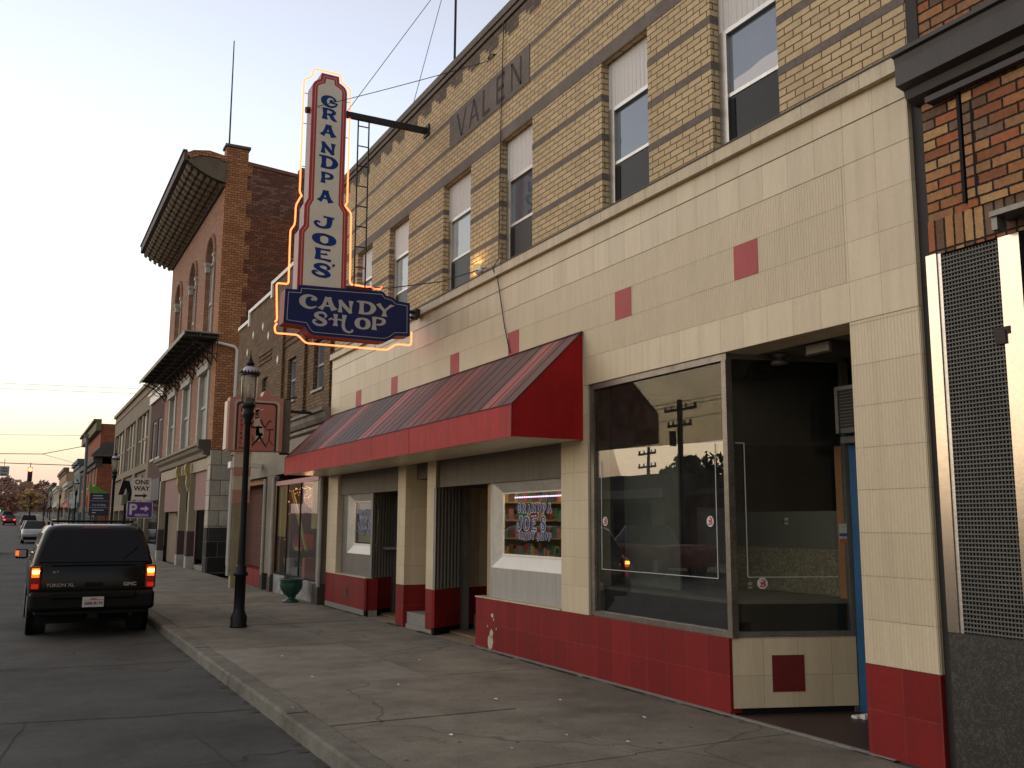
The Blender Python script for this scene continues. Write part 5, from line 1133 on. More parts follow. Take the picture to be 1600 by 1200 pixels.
# belt cornice and shop floor
mb = MB(); mb.prism([(5.22, 4.30), (5.22, 4.22), (5.30, 4.18), (5.34, 4.08), (5.46, 4.0), (5.5, 3.84), (TX + .1, 3.80), (TX + .1, 4.36), (TX, 4.38)], 'y', 32.95, TY1); mb.build('belt_cornice', plain('belt_cornice_paint', (.20, .165, .12), .7, grime=.4), tbd)
MB().prism([(5.15, 4.34), (5.15, 4.12), (5.3, 4.0), (5.36, 3.86), (TX + .0, 3.86), (TX + .0, 4.36)], 'y', 32.55, 32.94).build('cornice_end_block', plain('end_block', (.09, .065, .05), .7), tbd)
MB().box(TX + .02, TX + .2, 33.0, TY1, 3.40, 3.79).build('shopfront_lintel', m_tan, tbd)
m_pkp = ribbed('dusty_pink_panel', (.30, .17, .15), pitch=.25, metal=0, rough=.8, grime=.3)
MB().box(TX + .10, TX + .16, 33.05, 35.95, 2.05, 3.40).build('pink_panel', m_pkp, tbd); MB().box(TX + .10, TX + .16, 39.0, 43.9, 2.05, 3.40).build('pink_panel', m_pkp, tbd)
for y in (36.25, 38.5, 44.3):
    cm = MB(); cm.box(TX - .05, TX + .2, y - .02, y + .30, 1.3, 3.40, 0).box(TX - .06, TX + .2, y - .03, y + .31, .4, 1.3, 1).box(TX - .07, TX + .2, y - .04, y + .32, -.05, .4, 2)
    cm.build('shop_column', [m_tan, plain('brown_paint', (.07, .04, .035), .7, grime=.3), m_ltst], tbd)
for y in (36.3, 38.5):
    g = MB(); g.prism([(TX - .05, 3.78), (TX - .22, 3.74), (TX - .24, 3.5), (TX - .16, 3.3), (TX - .17, 3.0), (TX - .10, 2.75), (TX - .05, 2.72)], 'y', y, y + .26); g.build('scroll_bracket', m_gilt, tbd)
mb = MB(); mb.box(TX + .3, TX + .4, 39.0, 43.9, -.05, 2.05, 0).box(TX + .3, TX + .34, 36.6, 38.4, -.05, 2.8, 1).box(TX + .35, TX + .4, 33.0, 34.2, -.05, 2.05, 2).box(TX + .3, TX + .34, 34.2, 34.5, -.05, 2.05, 3).box(TX + .5, TX + .6, 34.5, 36.2, -.05, 2.05, 0).box(TX + .2, TX + .5, 33.0, 36, -.05, .12, 4)
mb.build('shop_boarding', [plain('brown_board', (.20, .14, .09), .7, grime=.3), plain('maroon_door', (.10, .035, .025), .6), plain('pale_blue_door', (.22, .27, .33), .6), plain('rust_frame', (.16, .06, .03), .6), m_conc], tbd)
MB().tube([(TX + .28, 41.2, 1.95), (TX + .28, 40.0, 1.2)], .06, 5).build('leaning_brace', m_dark, tbd)
tag(MB().cyl((5.9, 34.0, 14.2), (5.88, 34.0, 19.3), .035, .02, n=8).build('roof_antenna', m_darkmetal), 'thin straight antenna standing on the tall orange brick building', 'antenna')

# ================================================================== NARROW DARK BRICK AND TAN BUILDINGS
nd = thing('narrow_brick_building', 'narrow dark red brick building squeezed between the tall orange and the tan one', 'building', (FX, 47.3, 0))
m_dr = brick('dark_red_brick', [(.10, .042, .03), (.085, .035, .027), (.115, .05, .035)], (.03, .02, .016), w=.21, h=.075, grime=.3)
o_ = [(45.6, 46.9, 4.6, 6.4), (47.6, 48.9, 4.6, 6.4)]
mb = MB(); mb.wall(FX, .3, 44.92, 49.9, 3.6, 7.35, o_); mb.build('brick_wall', m_dr, nd)
for a, b, c, d_ in o_:
    f = MB(); f.box(FX + .05, FX + .14, a, a + .16, c, d_).box(FX + .05, FX + .14, b - .16, b, c, d_).box(FX + .05, FX + .14, a + .16, b - .16, d_ - .1, d_).box(FX - .05, FX + .14, a - .1, b + .1, c - .12, c); o = f.build('window', m_ltst, nd); MB().box(FX + .1, FX + .12, a + .16, b - .16, c, d_ - .1).build('pane', m_upg, o)
MB().box(FX - .10, FX + .3, 44.92, 49.9, 7.352, 7.75).box(FX - .2, FX + .3, 44.92, 49.9, 7.76, 7.85).build('white_cornice', m_white, nd)
MB().box(FX - .04, FX + .3, 44.95, 49.9, 2.6, 3.59).build('navy_signboard', plain('navy_board', (.014, .022, .05), .6), nd)
mb = MB(); mb.box(FX + .05, FX + .3, 44.95, 49.9, -.05, .6, 1).box(FX + .1, FX + .12, 45.3, 49.6, .6, 2.6, 0); mb.build('shopfront', [m_shopg2, plain('teal_grey', (.09, .12, .13), .6)], nd)
MB().box(FX + .31, 14, 44.95, 49.9, 0, 7.3).build('building_body', m_dark, nd)
tn = thing('tan_building', 'long two storey tan building with grouped windows and shallow panels at the corner', 'building', (FX, 60, 0))
m_tb = plain('tan_stucco', (.215, .168, .112), .85, var=.1, scale=1.2, grime=.25); m_tb2 = plain('tan_stucco_recess', (.185, .145, .10), .85, var=.1, scale=1.2, grime=.3)
grp = [(50.8, 56.0), (57.0, 62.4), (63.4, 69.6)]
op = [(a, b, 4.6, 7.3) for a, b in grp] + [(a, b, 2.6, 4.25) for a, b in grp]
mb = MB(); mb.wall(FX, .3, 49.92, 70.2, 2.3, 8.6, op); mb.build('street_wall', m_tb, tn)
mb = MB(); mb.box(FX - .12, FX + .3, 49.92, 70.3, 8.602, 8.80).box(FX - .05, FX + .3, 49.92, 70.2, 8.2, 8.25); mb.build('cornice', plain('tan_cornice', (.27, .22, .15), .8), tn)
for a, b in grp:
    MB().box(FX + .14, FX + .2, a, b, 2.6, 4.25).build('recessed_panel', m_tb2, tn)
    n = 3; s_ = (b - a) / n
    for k in range(n):
        f = MB(); ya = a + k * s_; yb = ya + s_; f.box(FX + .08, FX + .2, ya, ya + .22, 4.6, 7.3).box(FX + .08, FX + .2, yb - .22, yb, 4.6, 7.3).box(FX + .1, FX + .2, ya + .22, yb - .22, 5.9, 6.0); o = f.build('window', plain('tan_frame', (.26, .22, .16), .7), tn)
        MB().box(FX + .14, FX + .16, ya + .22, yb - .22, 4.6, 7.3).build('pane', glass('greyish_pane_%d' % k, ior=1.6, back=(.20, .18, .15), dust=.1), o)
mb = MB(); mb.box(FX + .02, FX + .3, 49.95, 70.2, -.05, .7, 0).box(FX + .2, FX + .25, 49.95, 70.2, .7, 2.3, 1)
for y in (50, 53, 56.5, 60, 63.5, 67, 69.8): mb.box(FX, FX + .26, y, y + .4, .7, 2.3, 0)
mb.build('shopfront', [m_tb, glass('dark_shop_pane', ior=1.5, back=(.03, .035, .04))], tn)
MB().box(FX + .31, 24, 49.95, 70.2, 0, 8.4).build('building_body', m_tb, tn)
MB().box(FX - .3, FX + .02, 56.4, 58.6, 3.1, 3.35).build('door_hood', m_darkmetal, tn)

# ================================================================== BEYOND THE CROSS STREET
def far_shop(name, label, y0, y1, z, wallm, corn, x0=FX, winrows=((4.6, 6.2),), nwin=3, body=None, signm=None, par=True):
    t = thing(name, label, 'building', (x0, (y0 + y1) / 2, 0))
    w = (y1 - y0) / nwin; ops_ = [(y0 + w * (k + .28), y0 + w * (k + .72), a, b) for k in range(nwin) for a, b in winrows]
    MB().wall(x0, .35, y0, y1, 3.0, z, ops_).build('street_wall', wallm, t)
    for a, b, c, d_ in ops_:
        f = MB(); f.box(x0 + .06, x0 + .15, a, a + .12, c, d_).box(x0 + .06, x0 + .15, b - .12, b, c, d_).box(x0 + .02, x0 + .15, a + .12, b - .12, d_ - .1, d_).box(x0 - .05, x0 + .15, a - .1, b + .1, c - .1, c - .002); o = f.build('window', m_ltst, t)
        MB().box(x0 + .12, x0 + .14, a + .12, b - .12, c, d_ - .1).build('pane', m_upg, o)
    MB().box(x0 - .35, x0 + .35, y0 - .1, y1, z + .003, z + .45).box(x0 - .15, x0 + .3, y0 - .05, y1, z - .35, z - .002).build('cornice', corn, t)
    MB().box(x0 - .12, x0 + .3, y0, y1, 2.5, 3.0).build('signboard', signm or corn, t)
    mb = MB(); mb.box(x0, x0 + .3, y0, y1, -.05, .5, 1).box(x0 + .1, x0 + .12, y0 + .3, y1 - .3, .5, 2.5, 0).box(x0, x0 + .3, y0, y0 + .3, .5, 2.5, 1).box(x0, x0 + .3, y1 - .3, y1, .5, 2.5, 1); mb.build('shopfront', [m_shopg2, corn], t)
    MB().box(x0 + .36, x0 + 14, y0 + .002, y1, 0, z - .1).build('building_body', body or wallm, t); t.location.z += hz(y0) if y0 > 100 else 0; return t
m_rfar = brick('far_red_brick', [(.30, .095, .045), (.26, .08, .04), (.33, .11, .055)], (.10, .04, .03), w=.3, h=.1, grime=.35)
m_slate = plain('slate', (.065, .055, .05), .8, var=.2, scale=2); m_green = plain('green_paint', (.10, .16, .13), .7); m_teal = plain('teal_stone', (.16, .20, .19), .8, grime=.3)
rdb = far_shop('corner_brick_building', 'red brick corner building with dark hipped eaves across the side street', 84, 104, 6.4, m_rfar, m_slate, x0=5.5, nwin=5)
MB().box(5.6, 20, 84.2, 103.8, 6.85, 9.6).build('upper_storey', m_rfar, rdb)
mb = MB(); mb.prism([(5.0, 6.86), (5.0, 7.0), (5.9, 8.0), (20, 8.0), (20, 6.86)], 'y', 83.4, 83.98); mb.quad((4.9, 83.3, 6.88), (20, 83.3, 6.88), (20, 84.19, 8.0), (5.9, 84.19, 8.0)); mb.build('side_eaves', m_slate, rdb)
mb = MB(); mb.box(5.2, 5.6, 84, 104, 9.0, 9.75).box(5.0, 5.6, 84, 104, 9.76, 9.95); mb.build('parapet_cornice', plain('ochre_green_cornice', (.14, .12, .06), .8), rdb)
f = MB(); f.box(8.35, 9.1, 83.9, 84.0, 3.6, 5.9); f.build('side_window', m_ltst, rdb); MB().box(8.5, 8.95, 83.86, 83.9, 3.75, 5.75).build('side_shutter', plain('shutter_green', (.03, .05, .045), .6), rdb)
for x in (9.8, 12, 14): MB().box(x, x + .7, 83.9, 84.0, 3.6, 5.6).build('side_window', m_dark, rdb)
far_shop('teal_building', 'slim pale teal building beyond the red brick corner building', 104.2, 116, 6.9, m_teal, plain('teal_cornice', (.10, .15, .15), .8), x0=5.3, nwin=3)
far_shop('grey_shop', 'low grey shop with a dark gable beyond the pale teal building', 116.2, 130, 4.9, plain('grey_render', (.20, .19, .17), .8), m_slate, winrows=((3.5, 4.4),), nwin=3)
far_shop('maroon_shop', 'maroon fronted shop in the far row with a red signboard', 130.2, 144, 5.2, plain('maroon_render', (.13, .05, .05), .8), m_ltst, winrows=((3.6, 5.0),), nwin=3, signm=plain('red_signboard', (.35, .04, .03), .6))
far_shop('ochre_building', 'ochre two storey building rising above the far row of shops', 144.2, 168, 7.4, plain('ochre_render', (.33, .22, .12), .8), plain('ochre_cornice', (.16, .10, .06), .8), nwin=4)
far_shop('white_shop', 'white fronted shop near the far end of the right hand row', 168.2, 190, 5.3, plain('white_render', (.36, .34, .31), .8), m_ltst, winrows=((3.6, 4.9),), nwin=4)
far_shop('dark_roof_shop', 'dark roofed low shop at the very end of the right hand row', 190.2, 225, 6.2, plain('brown_render', (.14, .10, .08), .8), m_slate, winrows=((3.6, 5.2),), nwin=5)

# ================================================================== STREET LAMPS
def lamp(x, y, label, group):
    t = thing('street_lamp', label, 'street lamp', (x, y, 0), group); c = (x, y, 0)
    MB().lathe([(0, 0), (.135, 0), (.135, .02), (.125, .05), (.13, .15), (.11, .20), (.09, .24), (.085, .30), (.085, .78), (.115, .80), (.115, .83), (.085, .87), (.09, .93), (.06, .97)], c, 12).build('base', m_blk, t)
    MB().lathe([(.062, .95), (.052, 1.6), (.045, 3.18), (.06, 3.20), (.06, 3.25), (.09, 3.33), (.10, 3.38), (.075, 3.42), (.10, 3.47), (.115, 3.50), (.06, 3.56), (.055, 3.62), (0, 3.62)], c, 16).build('pole', m_blk, t)
    MB().lathe([(.085, 3.50), (.115, 3.60), (.130, 3.75), (.130, 3.98)], c, 20).build('globe', m_lglass, t)
    MB().lathe([(0, 3.62), (.03, 3.62), (.032, 3.72), (.03, 3.84), (0, 3.86)], c, 10).build('bulb', plain_cache['bulb'], t)
    mb = MB()
    for k in range(4):
        a = k * math.pi / 2 + .5; ca, sa = math.cos(a), math.sin(a)
        mb.tube([(x + ca * .08, y + sa * .08, 3.44), (x + ca * .14, y + sa * .14, 3.58), (x + ca * .145, y + sa * .145, 4.02)], .008, 5)
    mb.box(x + .05, x + .085, y - .02, y + .02, 3.42, 3.62); mb.build('cage', m_blk, t)
    MB().lathe([(.135, 4.02), (.13, 4.06), (.10, 4.11), (.06, 4.135), (0, 4.14)], c, 20).build('dome', plain_cache['dome'], t)
    mb = MB(); mb.lathe([(.150, 3.985), (.155, 4.01), (.150, 4.03), (.135, 4.025)], c, 20)
    for k in range(16):
        a = k * math.pi / 8; mb.cyl((x + math.cos(a) * .150, y + math.sin(a) * .15, 4.01), (x + math.cos(a) * .14, y + math.sin(a) * .14, 4.065), .024, .003, n=5)
    mb.build('crown_ring', m_blk, t)
    MB().lathe([(.06, 4.13), (.06, 4.17), (.075, 4.185), (.055, 4.20), (.035, 4.24), (.015, 4.28), (.012, 4.30), (.018, 4.31), (.008, 4.33), (.004, 4.41), (0, 4.41)], c, 12).build('finial', m_blk, t)
    return t
m_lglass = glass('lamp_glass', tint=(.86, .84, .80), ior=1.45, dust=.30, dcol=(.55, .50, .42))
plain_cache = {'bulb': plain('lamp_bulb', (.5, .42, .32), .5), 'dome': plain('lamp_dome', (.42, .42, .50), .35, var=.05)}
LG = 'lantern street lamps along the sidewalk'
l0 = lamp(3.20, 15.49, 'black lantern street lamp in front of the pink hanging sign, nearest of the row', LG)
for y, lb in ((39.4, 'black lantern street lamp beside the purple parking sign, second of the row'), (66, 'third lantern street lamp, small and close before the cross street'), (92, 'distant lantern street lamp standing just past the cross street'), (118, 'distant lantern street lamp in front of the pale teal and grey shops'), (146, 'farthest lantern street lamp before the ochre building')):
    c = copy_tree(l0); c.location = (3.2, y, hz(y)); c['label'] = lb

# ================================================================== SIGNS
def sign_board(t, xc, y, z0, z1, w, m, edge, nm='board'):
    mb = MB(); mb.prism(rnd([(xc - w / 2, z0), (xc + w / 2, z0), (xc + w / 2, z1), (xc - w / 2, z1)], {0: .04, 1: .04, 2: .04, 3: .04}), 'y', y, y + .012); mb.build(nm, edge, t)
    mb = MB(); e = .018; mb.poly([(x, y - .002, z) for x, z in rnd([(xc - w / 2 + e, z0 + e), (xc + w / 2 - e, z0 + e), (xc + w / 2 - e, z1 - e), (xc - w / 2 + e, z1 - e)], {0: .03, 1: .03, 2: .03, 3: .03})]); mb.build(nm + '_face', m, t)
SYO = 32.0; k_ = SYO / 1.0
so_ = thing('road_sign', 'pole with a white one way sign above a purple parking sign', 'sign', (3.42, SYO, 0))
MB().box(3.40, 3.44, SYO + .015, SYO + .05, 0, 3.1).build('pole', m_alud, so_)
m_sgnw = plain('sign_buff', (.74, .62, .50), .6); m_blackp = plain('sign_black', (.02, .018, .02), .5); m_purp = plain('sign_purple', (.085, .025, .19), .5); m_sgw2 = plain('sign_pale', (.62, .55, .55), .5)
sign_board(so_, 3.42, SYO, 2.30, 3.00, .56, m_sgnw, m_sgw2, 'one_way_board')
tx = MB(); text(tx, 'ONE', (3.42, SYO - .004, 2.80), .20, R_, U_, align='CENTER', bold=.03); text(tx, 'WAY', (3.42, SYO - .004, 2.60), .20, R_, U_, align='CENTER', bold=.03)
tx.poly([(x, SYO - .006, z) for x, z in ((3.22, 2.41), (3.48, 2.41), (3.48, 2.36), (3.60, 2.44), (3.48, 2.52), (3.48, 2.47), (3.22, 2.47))]); tx.build('one_way_lettering', m_blackp, so_)
sign_board(so_, 3.40, SYO, 1.74, 2.26, .76, m_purp, m_sgw2, 'parking_board')
tx = MB(); text(tx, 'P', (3.08, SYO - .004, 1.86), .46, R_, U_, bold=.03); text(tx, 'ARKING', (3.26, SYO - .004, 1.80), .11, R_, U_, bold=.02)
tx.poly([(x, SYO - .006, z) for x, z in ((3.42, 2.00), (3.55, 2.00), (3.55, 1.94), (3.68, 2.035), (3.55, 2.13), (3.55, 2.07), (3.42, 2.07))]); tx.build('parking_lettering', m_sgw2, so_)
wf = thing('wayfinding_sign', 'navy wayfinding sign with three rows and a green swoosh on top', 'sign', (3.3, 48, 0))
MB().box(2.90, 3.74, 48, 48.05, 1.90, 2.93).build('board', plain('wayfinding_navy', (.015, .022, .055), .5), wf)
MB().prism([(2.86, 2.94), (3.72, 2.94), (3.40, 3.10), (3.10, 3.28), (2.98, 3.22), (2.95, 3.45), (2.86, 3.45)], 'y', 48, 48.05).build('green_swoosh', plain('leaf_green', (.12, .30, .03), .6), wf)
MB().prism([(2.84, 1.95), (2.84, 2.92), (2.77, 2.75), (2.74, 2.45)], 'y', 48, 48.05).build('orange_edge', plain('sign_orange', (.50, .10, .02), .6), wf)
tx = MB(); text(tx, 'City Building', (3.02, 47.997, 2.36), .115, R_, U_, bold=.01)
for z, w in ((2.80, .42), (2.68, .46), (2.14, .50), (2.02, .16)): tx.quad((3.04, 47.996, z), (3.04 + w, 47.996, z), (3.04 + w, 47.996, z + .035), (3.04, 47.996, z + .035))
for z in (2.57, 2.27): tx.quad((2.92, 47.996, z), (3.72, 47.996, z), (3.72, 47.996, z + .012), (2.92, 47.996, z + .012))
tx.build('direction_lettering', m_sgw2, wf)
MB().box(2.98, 3.03, 48.05, 48.1, 0, 3.2).box(3.62, 3.67, 48.05, 48.1, 0, 2.8).each('post', m_darkmetal, wf)
ar = thing('arched_banner_post', 'black post with a pointed hood beside the second street lamp', 'post', (3.9, 42, 0))
MB().prism([(3.60, 2.72), (3.74, 3.30), (4.00, 3.30), (4.10, 2.95), (4.09, 2.3), (3.98, 2.3), (3.98, 2.80), (3.88, 3.0), (3.80, 2.72)], 'y', 42, 42.08).build('hood', m_blk, ar)
MB().box(3.80, 3.98, 42, 42.08, 2.35, 2.72).build('green_panel', plain('dull_green', (.08, .12, .06), .6), ar); MB().box(3.84, 3.94, 42.0, 42.07, 0, 2.35).build('post', m_blk, ar)

# signals, wires and poles over the cross street
gp = thing('utility_pole', 'grey steel pole holding the signal wires beside the wayfinding sign', 'pole', (3.0, 54, 0))
MB().cyl((3.04, 54, 0), (2.95, 54, 6.15), .10, .075, n=12).build('shaft', plain('galvanised_pole', (.15, .16, .17), .6, metal=.3), gp); MB().box(2.80, 3.02, 53.9, 54, 5.95, 6.15).build('pole_cap', m_alud, gp)
wr = plain('wire_brown', (.06, .045, .04), .8, bmp=0)
wire('signal_span_wire', [(-12, 54.5, 4.75), (2.97, 54, 4.50)], .020, 'thick span wire carrying the red traffic signal over the street', 'wire', .05, mat=wr)
wire('overhead_wire', [(-14, 54, 4.6), (.9, 54, 5.03), (2.97, 54, 5.55)], .018, 'overhead wire bending up to the grey steel pole', mat=wr)
wire('overhead_wire', [(-14, 58, 5.75), (3.0, 54, 6.08)], .010, 'thin overhead wire tied to the top of the grey pole', mat=wr)
wire('overhead_wire', [(.9, 54, 5.03), (5.3, 84, 5.9)], .010, 'thin wire running from the bend in the overhead wire to the corner building', mat=wr)
for z, n in ((9.45, 'upper'), (9.15, 'lower')): wire('overhead_wire', [(-14, 62, z - .1), (6.0, 60, z + .05)], .012, n + ' of the two pale wires crossing the bright sky to the tan building', mat=wr, sag=.05)
sg = thing('traffic_signal', 'red lit traffic signal hanging from the span wire over the street', 'traffic signal', (.42, 54, 4.2))
MB().box(.31, .53, 53.9, 54.1, 3.62, 4.34, bev=.02).build('housing', plain('signal_housing', (.030, .012, .012), .6), sg)
MB().cyl((.42, 53.9, 4.22), (.42, 53.86, 4.22), .105, n=16).build('red_light', emis('signal_red', (1, .10, .05), 9), sg); MB().cyl((.42, 53.9, 3.99), (.42, 53.88, 3.99), .09, n=14).cyl((.42, 53.9, 3.76), (.42, 53.88, 3.76), .09, n=14).build('dark_lights', m_dark, sg)
MB().cyl((.42, 54, 4.34), (.42, 54.05, 4.58), .018, n=6).build('hanger', m_darkmetal, sg)
hs = thing('lane_sign', 'small pale lane sign hanging from the span wire left of the red signal', 'sign', (-.72, 54, 3.95))
MB().box(-.98, -.52, 54, 54.02, 3.86, 4.36).build('board', plain('lane_sign_grey', (.42, .40, .42), .6), hs)
tx = MB(); text(tx, 'LEFT', (-.75, 53.996, 4.20), .12, R_, U_, align='CENTER', bold=.02); text(tx, 'TURN', (-.75, 53.996, 4.06), .12, R_, U_, align='CENTER', bold=.02); tx.poly([(x, 53.995, z) for x, z in ((-.90, 3.94), (-.80, 4.0), (-.80, 3.96), (-.60, 3.96), (-.60, 3.92), (-.80, 3.92), (-.80, 3.89))]); tx.build("lane_lettering", m_blackp, hs)
MB().cyl((-.75, 54.01, 4.36), (-.75, 54.05, 4.72), .012, n=6).build('hanger', m_darkmetal, hs)
for x, n in ((-4.6, 'left'), (-3.2, 'right')):
    s2 = thing('traffic_signal', 'distant green lit traffic signal, %s of the pair far down the street' % n, 'traffic signal', (x, 205, 4)); MB().box(x - .16, x + .16, 205, 205.3, 3.4, 4.5).build('housing', m_dark, s2)
    MB().cyl((x, 205, 3.62), (x, 204.8, 3.62), .28, n=12).build('green_light', emis('signal_green_' + n, (.05, 1, .55), 5), s2)
wire('signal_span_wire', [(-12, 205.1, 5.2), (6, 205.1, 5.2)], .03, 'distant span wire carrying the pair of green signals', sag=.5, mat=wr)

# ================================================================== VEHICLES
m_carblk = plain('car_black_paint', (.002, .002, .0022), .14, var=.1, spec=.26, bmp=0); m_carglass = plain('car_dark_glass', (.007, .008, .014), .10, spec=.22, bmp=0, var=.1)
m_trim = plain('black_plastic', (.004, .004, .004), .5, var=.2, spec=.18); m_tyre = plain('tyre_rubber', (.014, .013, .013), .85, var=.2); m_rim = plain('alloy_rim', (.45, .44, .43), .3, metal=.9)
m_lens = plain('red_lens', (.13, .006, .004), .25, bmp=0); m_amber = emis('amber_signal', (1.0, .36, .04), 16); m_amberl = plain('amber_lens', (.55, .10, .02), .2, bmp=0, emit=((1, .20, .02), .9))
m_chrome = plain('chrome', (.5, .5, .5), .15, metal=1, bmp=0)
def plan(z, hw, yr, yf, r=.12, n=5):
    P = []
    for cx, cy, a0 in ((hw - r, yr + r, -90), (hw - r, yf - r * 2, 0), (-hw + r, yf - r * 2, 90), (-hw + r, yr + r, 180)):
        for k in range(n):
            a = math.radians(a0 + 90 * k / (n - 1)); rr = r if cy < (yr + yf) / 2 else r * 2
            P.append((cx + (r if cy < (yr + yf) / 2 else r) * math.cos(a), cy + rr * math.sin(a), z))
    return P
def wheels(t, hw, ys, r, w):
    for y in ys:
        for s_ in (-1, 1):
            x0 = s_ * (hw - w); x1 = s_ * (hw + .012)
            o = MB(True).cyl((x0, y, r), (x1, y, r), r, n=22).build('wheel', m_tyre, t)
            MB(True).cyl((s_ * (hw + .0125), y, r), (s_ * (hw + .022), y, r), r * .62, r * .5, n=14).build('rim', m_rim, o)
            MB(True).cyl((s_ * (hw - .05), y, r + .02), (s_ * (hw + .006), y, r + .02), r * 1.17, n=22).build('wheel_arch', m_trim, t)
suv = thing('suv', 'large black suv seen from behind at the kerb with both amber signals lit', 'car', (1.12, 16.0, -.13))
L = [(.36, .80, .26, 4.85, .10), (.46, .86, .17, 4.98, .14), (.66, .885, .14, 5.02, .17), (.90, .895, .16, 5.02, .19), (1.06, .885, .18, 4.98, .20), (1.12, .860, .21, 4.9, .20)]
body = MB(True).loft([plan(*l) for l in L]).build('body', m_carblk, suv)
L2 = [(1.10, .868, .21, 3.85, .14), (1.16, .86, .24, 3.8, .14), (1.38, .80, .36, 3.55, .15), (1.60, .725, .47, 3.2, .16), (1.67, .68, .53, 3.1, .17), (1.705, .60, .64, 3.0, .2), (1.715, .4, .9, 2.7, .2)]
MB(True).loft([plan(*l) for l in L2]).build('cabin', m_carblk, suv)
def rear_y(z):
    T = [(.66, .14), (.90, .16), (1.06, .18), (1.16, .24), (1.38, .36), (1.60, .47), (1.67, .53)]
    for (a, b), (c, d_) in zip(T, T[1:]):
        if z <= c: return b + (d_ - b) * (z - a) / (c - a)
    return .53
mb = MB(True); q = []
for z, w in ((1.14, .77), (1.16, .79), (1.38, .72), (1.61, .63), (1.63, .60)): q.append([(x, rear_y(z) - .012, z) for x in (-w, w)])
for a, b in zip(q, q[1:]): mb.quad(a[0], a[1], b[1], b[0])
mb.build('rear_window', m_carglass, suv)
mb = MB(True)
for s_ in (-1, 1):
    for y0, y1 in ((.62, 1.5), (1.58, 2.4), (2.48, 3.25)):
        mb.quad((s_ * .863, y0 - .05, 1.17), (s_ * .863, y1, 1.17), (s_ * .742, y1 - .0, 1.57), (s_ * .742, y0 + .12, 1.57))
mb.build('side_window', m_carglass, suv)
MB(True).box(-.80, .80, .12, .16, .735, .755).box(-.60, .60, .17, .20, 1.085, 1.10).build('tailgate_crease', m_trim, suv)
bp = MB(True); bp.box(-.88, .88, .02, .40, .42, .70, bev=.05).box(-.60, .60, -.03, .1, .60, .70, bev=.02).box(-.80, .80, .10, .4, .34, .44, bev=.03); bp.build('rear_bumper', m_trim, suv)
MB(True).box(-.16, .15, .005, .018, .465, .60).build('plate_recess', m_trim, suv)
pl_ = MB(True).box(-.155, .145, -.045, -.035, .475, .625).build('licence_plate', plain('plate_white', (.50, .46, .44), .5), suv)
pt_ = MB(True); text(pt_, 'GRB 8174', (0, -.048, .51), .062, R_, U_, align='CENTER', bold=.03); pt_.build('plate_number', plain('plate_ink', (.09, .03, .05), .5), pl_)
pt_ = MB(True); text(pt_, 'OHIO', (0, -.048, .585), .036, R_, U_, align='CENTER', bold=.03); pt_.box(-.15, .14, -.047, -.046, .577, .583); pt_.build('plate_state', plain('plate_red', (.35, .03, .04), .5), pl_)
for s_ in (-1, 1):
    x0, x1 = sorted((s_ * .735, s_ * .892))
    tl = MB(True); tl.box(x0, x1, .115, .32, .73, 1.09, bev=.02); o = tl.build('tail_light', m_lens, suv)
    MB(True).box(x0 + .025, x1 - .025, .10, .118, .915, 1.055, bev=.008).build('signal_lens', m_amberl, o)
    xm = s_ * .81; MB(True).lathe([(0, 0), (.045, .0), (.050, .05), (.0, .055)], (xm, .085, .975), 12).build('lit_bulb', m_amber, o)
    MB(True).box(x0 + .03, x1 - .03, .105, .118, .75, .82).build('brake_lens', plain('brake_red', (.40, .02, .01), .2, bmp=0, emit=((1, .03, .01), .25)), o)
MB(True).box(-.17, .17, .50, .54, 1.645, 1.675).build('high_brake_light', plain('dull_red_lens', (.20, .06, .05), .3), suv)
MB(True).box(-.13, .13, .13, .16, .775, .83, bev=.01).build('tailgate_handle', m_trim, suv)
em = MB(True); text(em, 'YUKON XL', (-.66, .128, .775), .070, R_, U_, bold=.02, sx=1.1); text(em, 'GMC', (.42, .128, .775), .072, R_, U_, bold=.05, sx=1.2); text(em, 'SLT', (-.58, .150, .975), .05, R_, U_, bold=.02, sx=1.1); em.build('badge_lettering', plain('badge_grey', (.26, .25, .24), .4), suv)
rk = MB(True)
for x in (-.62, .62): rk.tube([(x, .75, 1.70), (x, .85, 1.745), (x, 2.8, 1.755), (x, 2.9, 1.70)], .016, 6)
rk.tube([(-.62, 1.1, 1.755), (.62, 1.1, 1.755)], .018, 6).tube([(-.62, 2.3, 1.76), (.62, 2.3, 1.76)], .018, 6); rk.build('roof_rack', m_trim, suv)
mr_ = MB(True); 
for s_ in (-1, 1): 
    o = MB(True).box(s_ * .90, s_ * 1.10, 3.10, 3.22, 1.10, 1.27, bev=.03).build('wing_mirror', m_trim, suv)
    MB(True).box(min(s_ * .93, s_ * 1.07), max(s_ * .93, s_ * 1.07), 3.09, 3.098, 1.13, 1.25).build('mirror_glass', m_chrome, o)
    if s_ < 0: MB(True).box(-1.10, -1.045, 3.07, 3.085, 1.15, 1.24).build('mirror_signal', m_amberl, o)
MB(True).tube([(.42, .235, 1.19), (.62, .33, 1.35), (.60, .36, 1.40)], .010, 5).build('rear_wiper', m_trim, suv)
MB(True).box(-.07, .07, -.02, .3, .30, .38).build('tow_hitch', m_trim, suv); MB(True).cyl((.55, .1, .34), (.55, .5, .34), .035, n=10).build('exhaust', m_trim, suv)
MB(True).box(-.75, .75, .5, 4.7, .20, .38).build('underbody', m_black, suv)
wheels(suv, .875, (1.12, 4.15), .375, .27)
wl = MB(True)
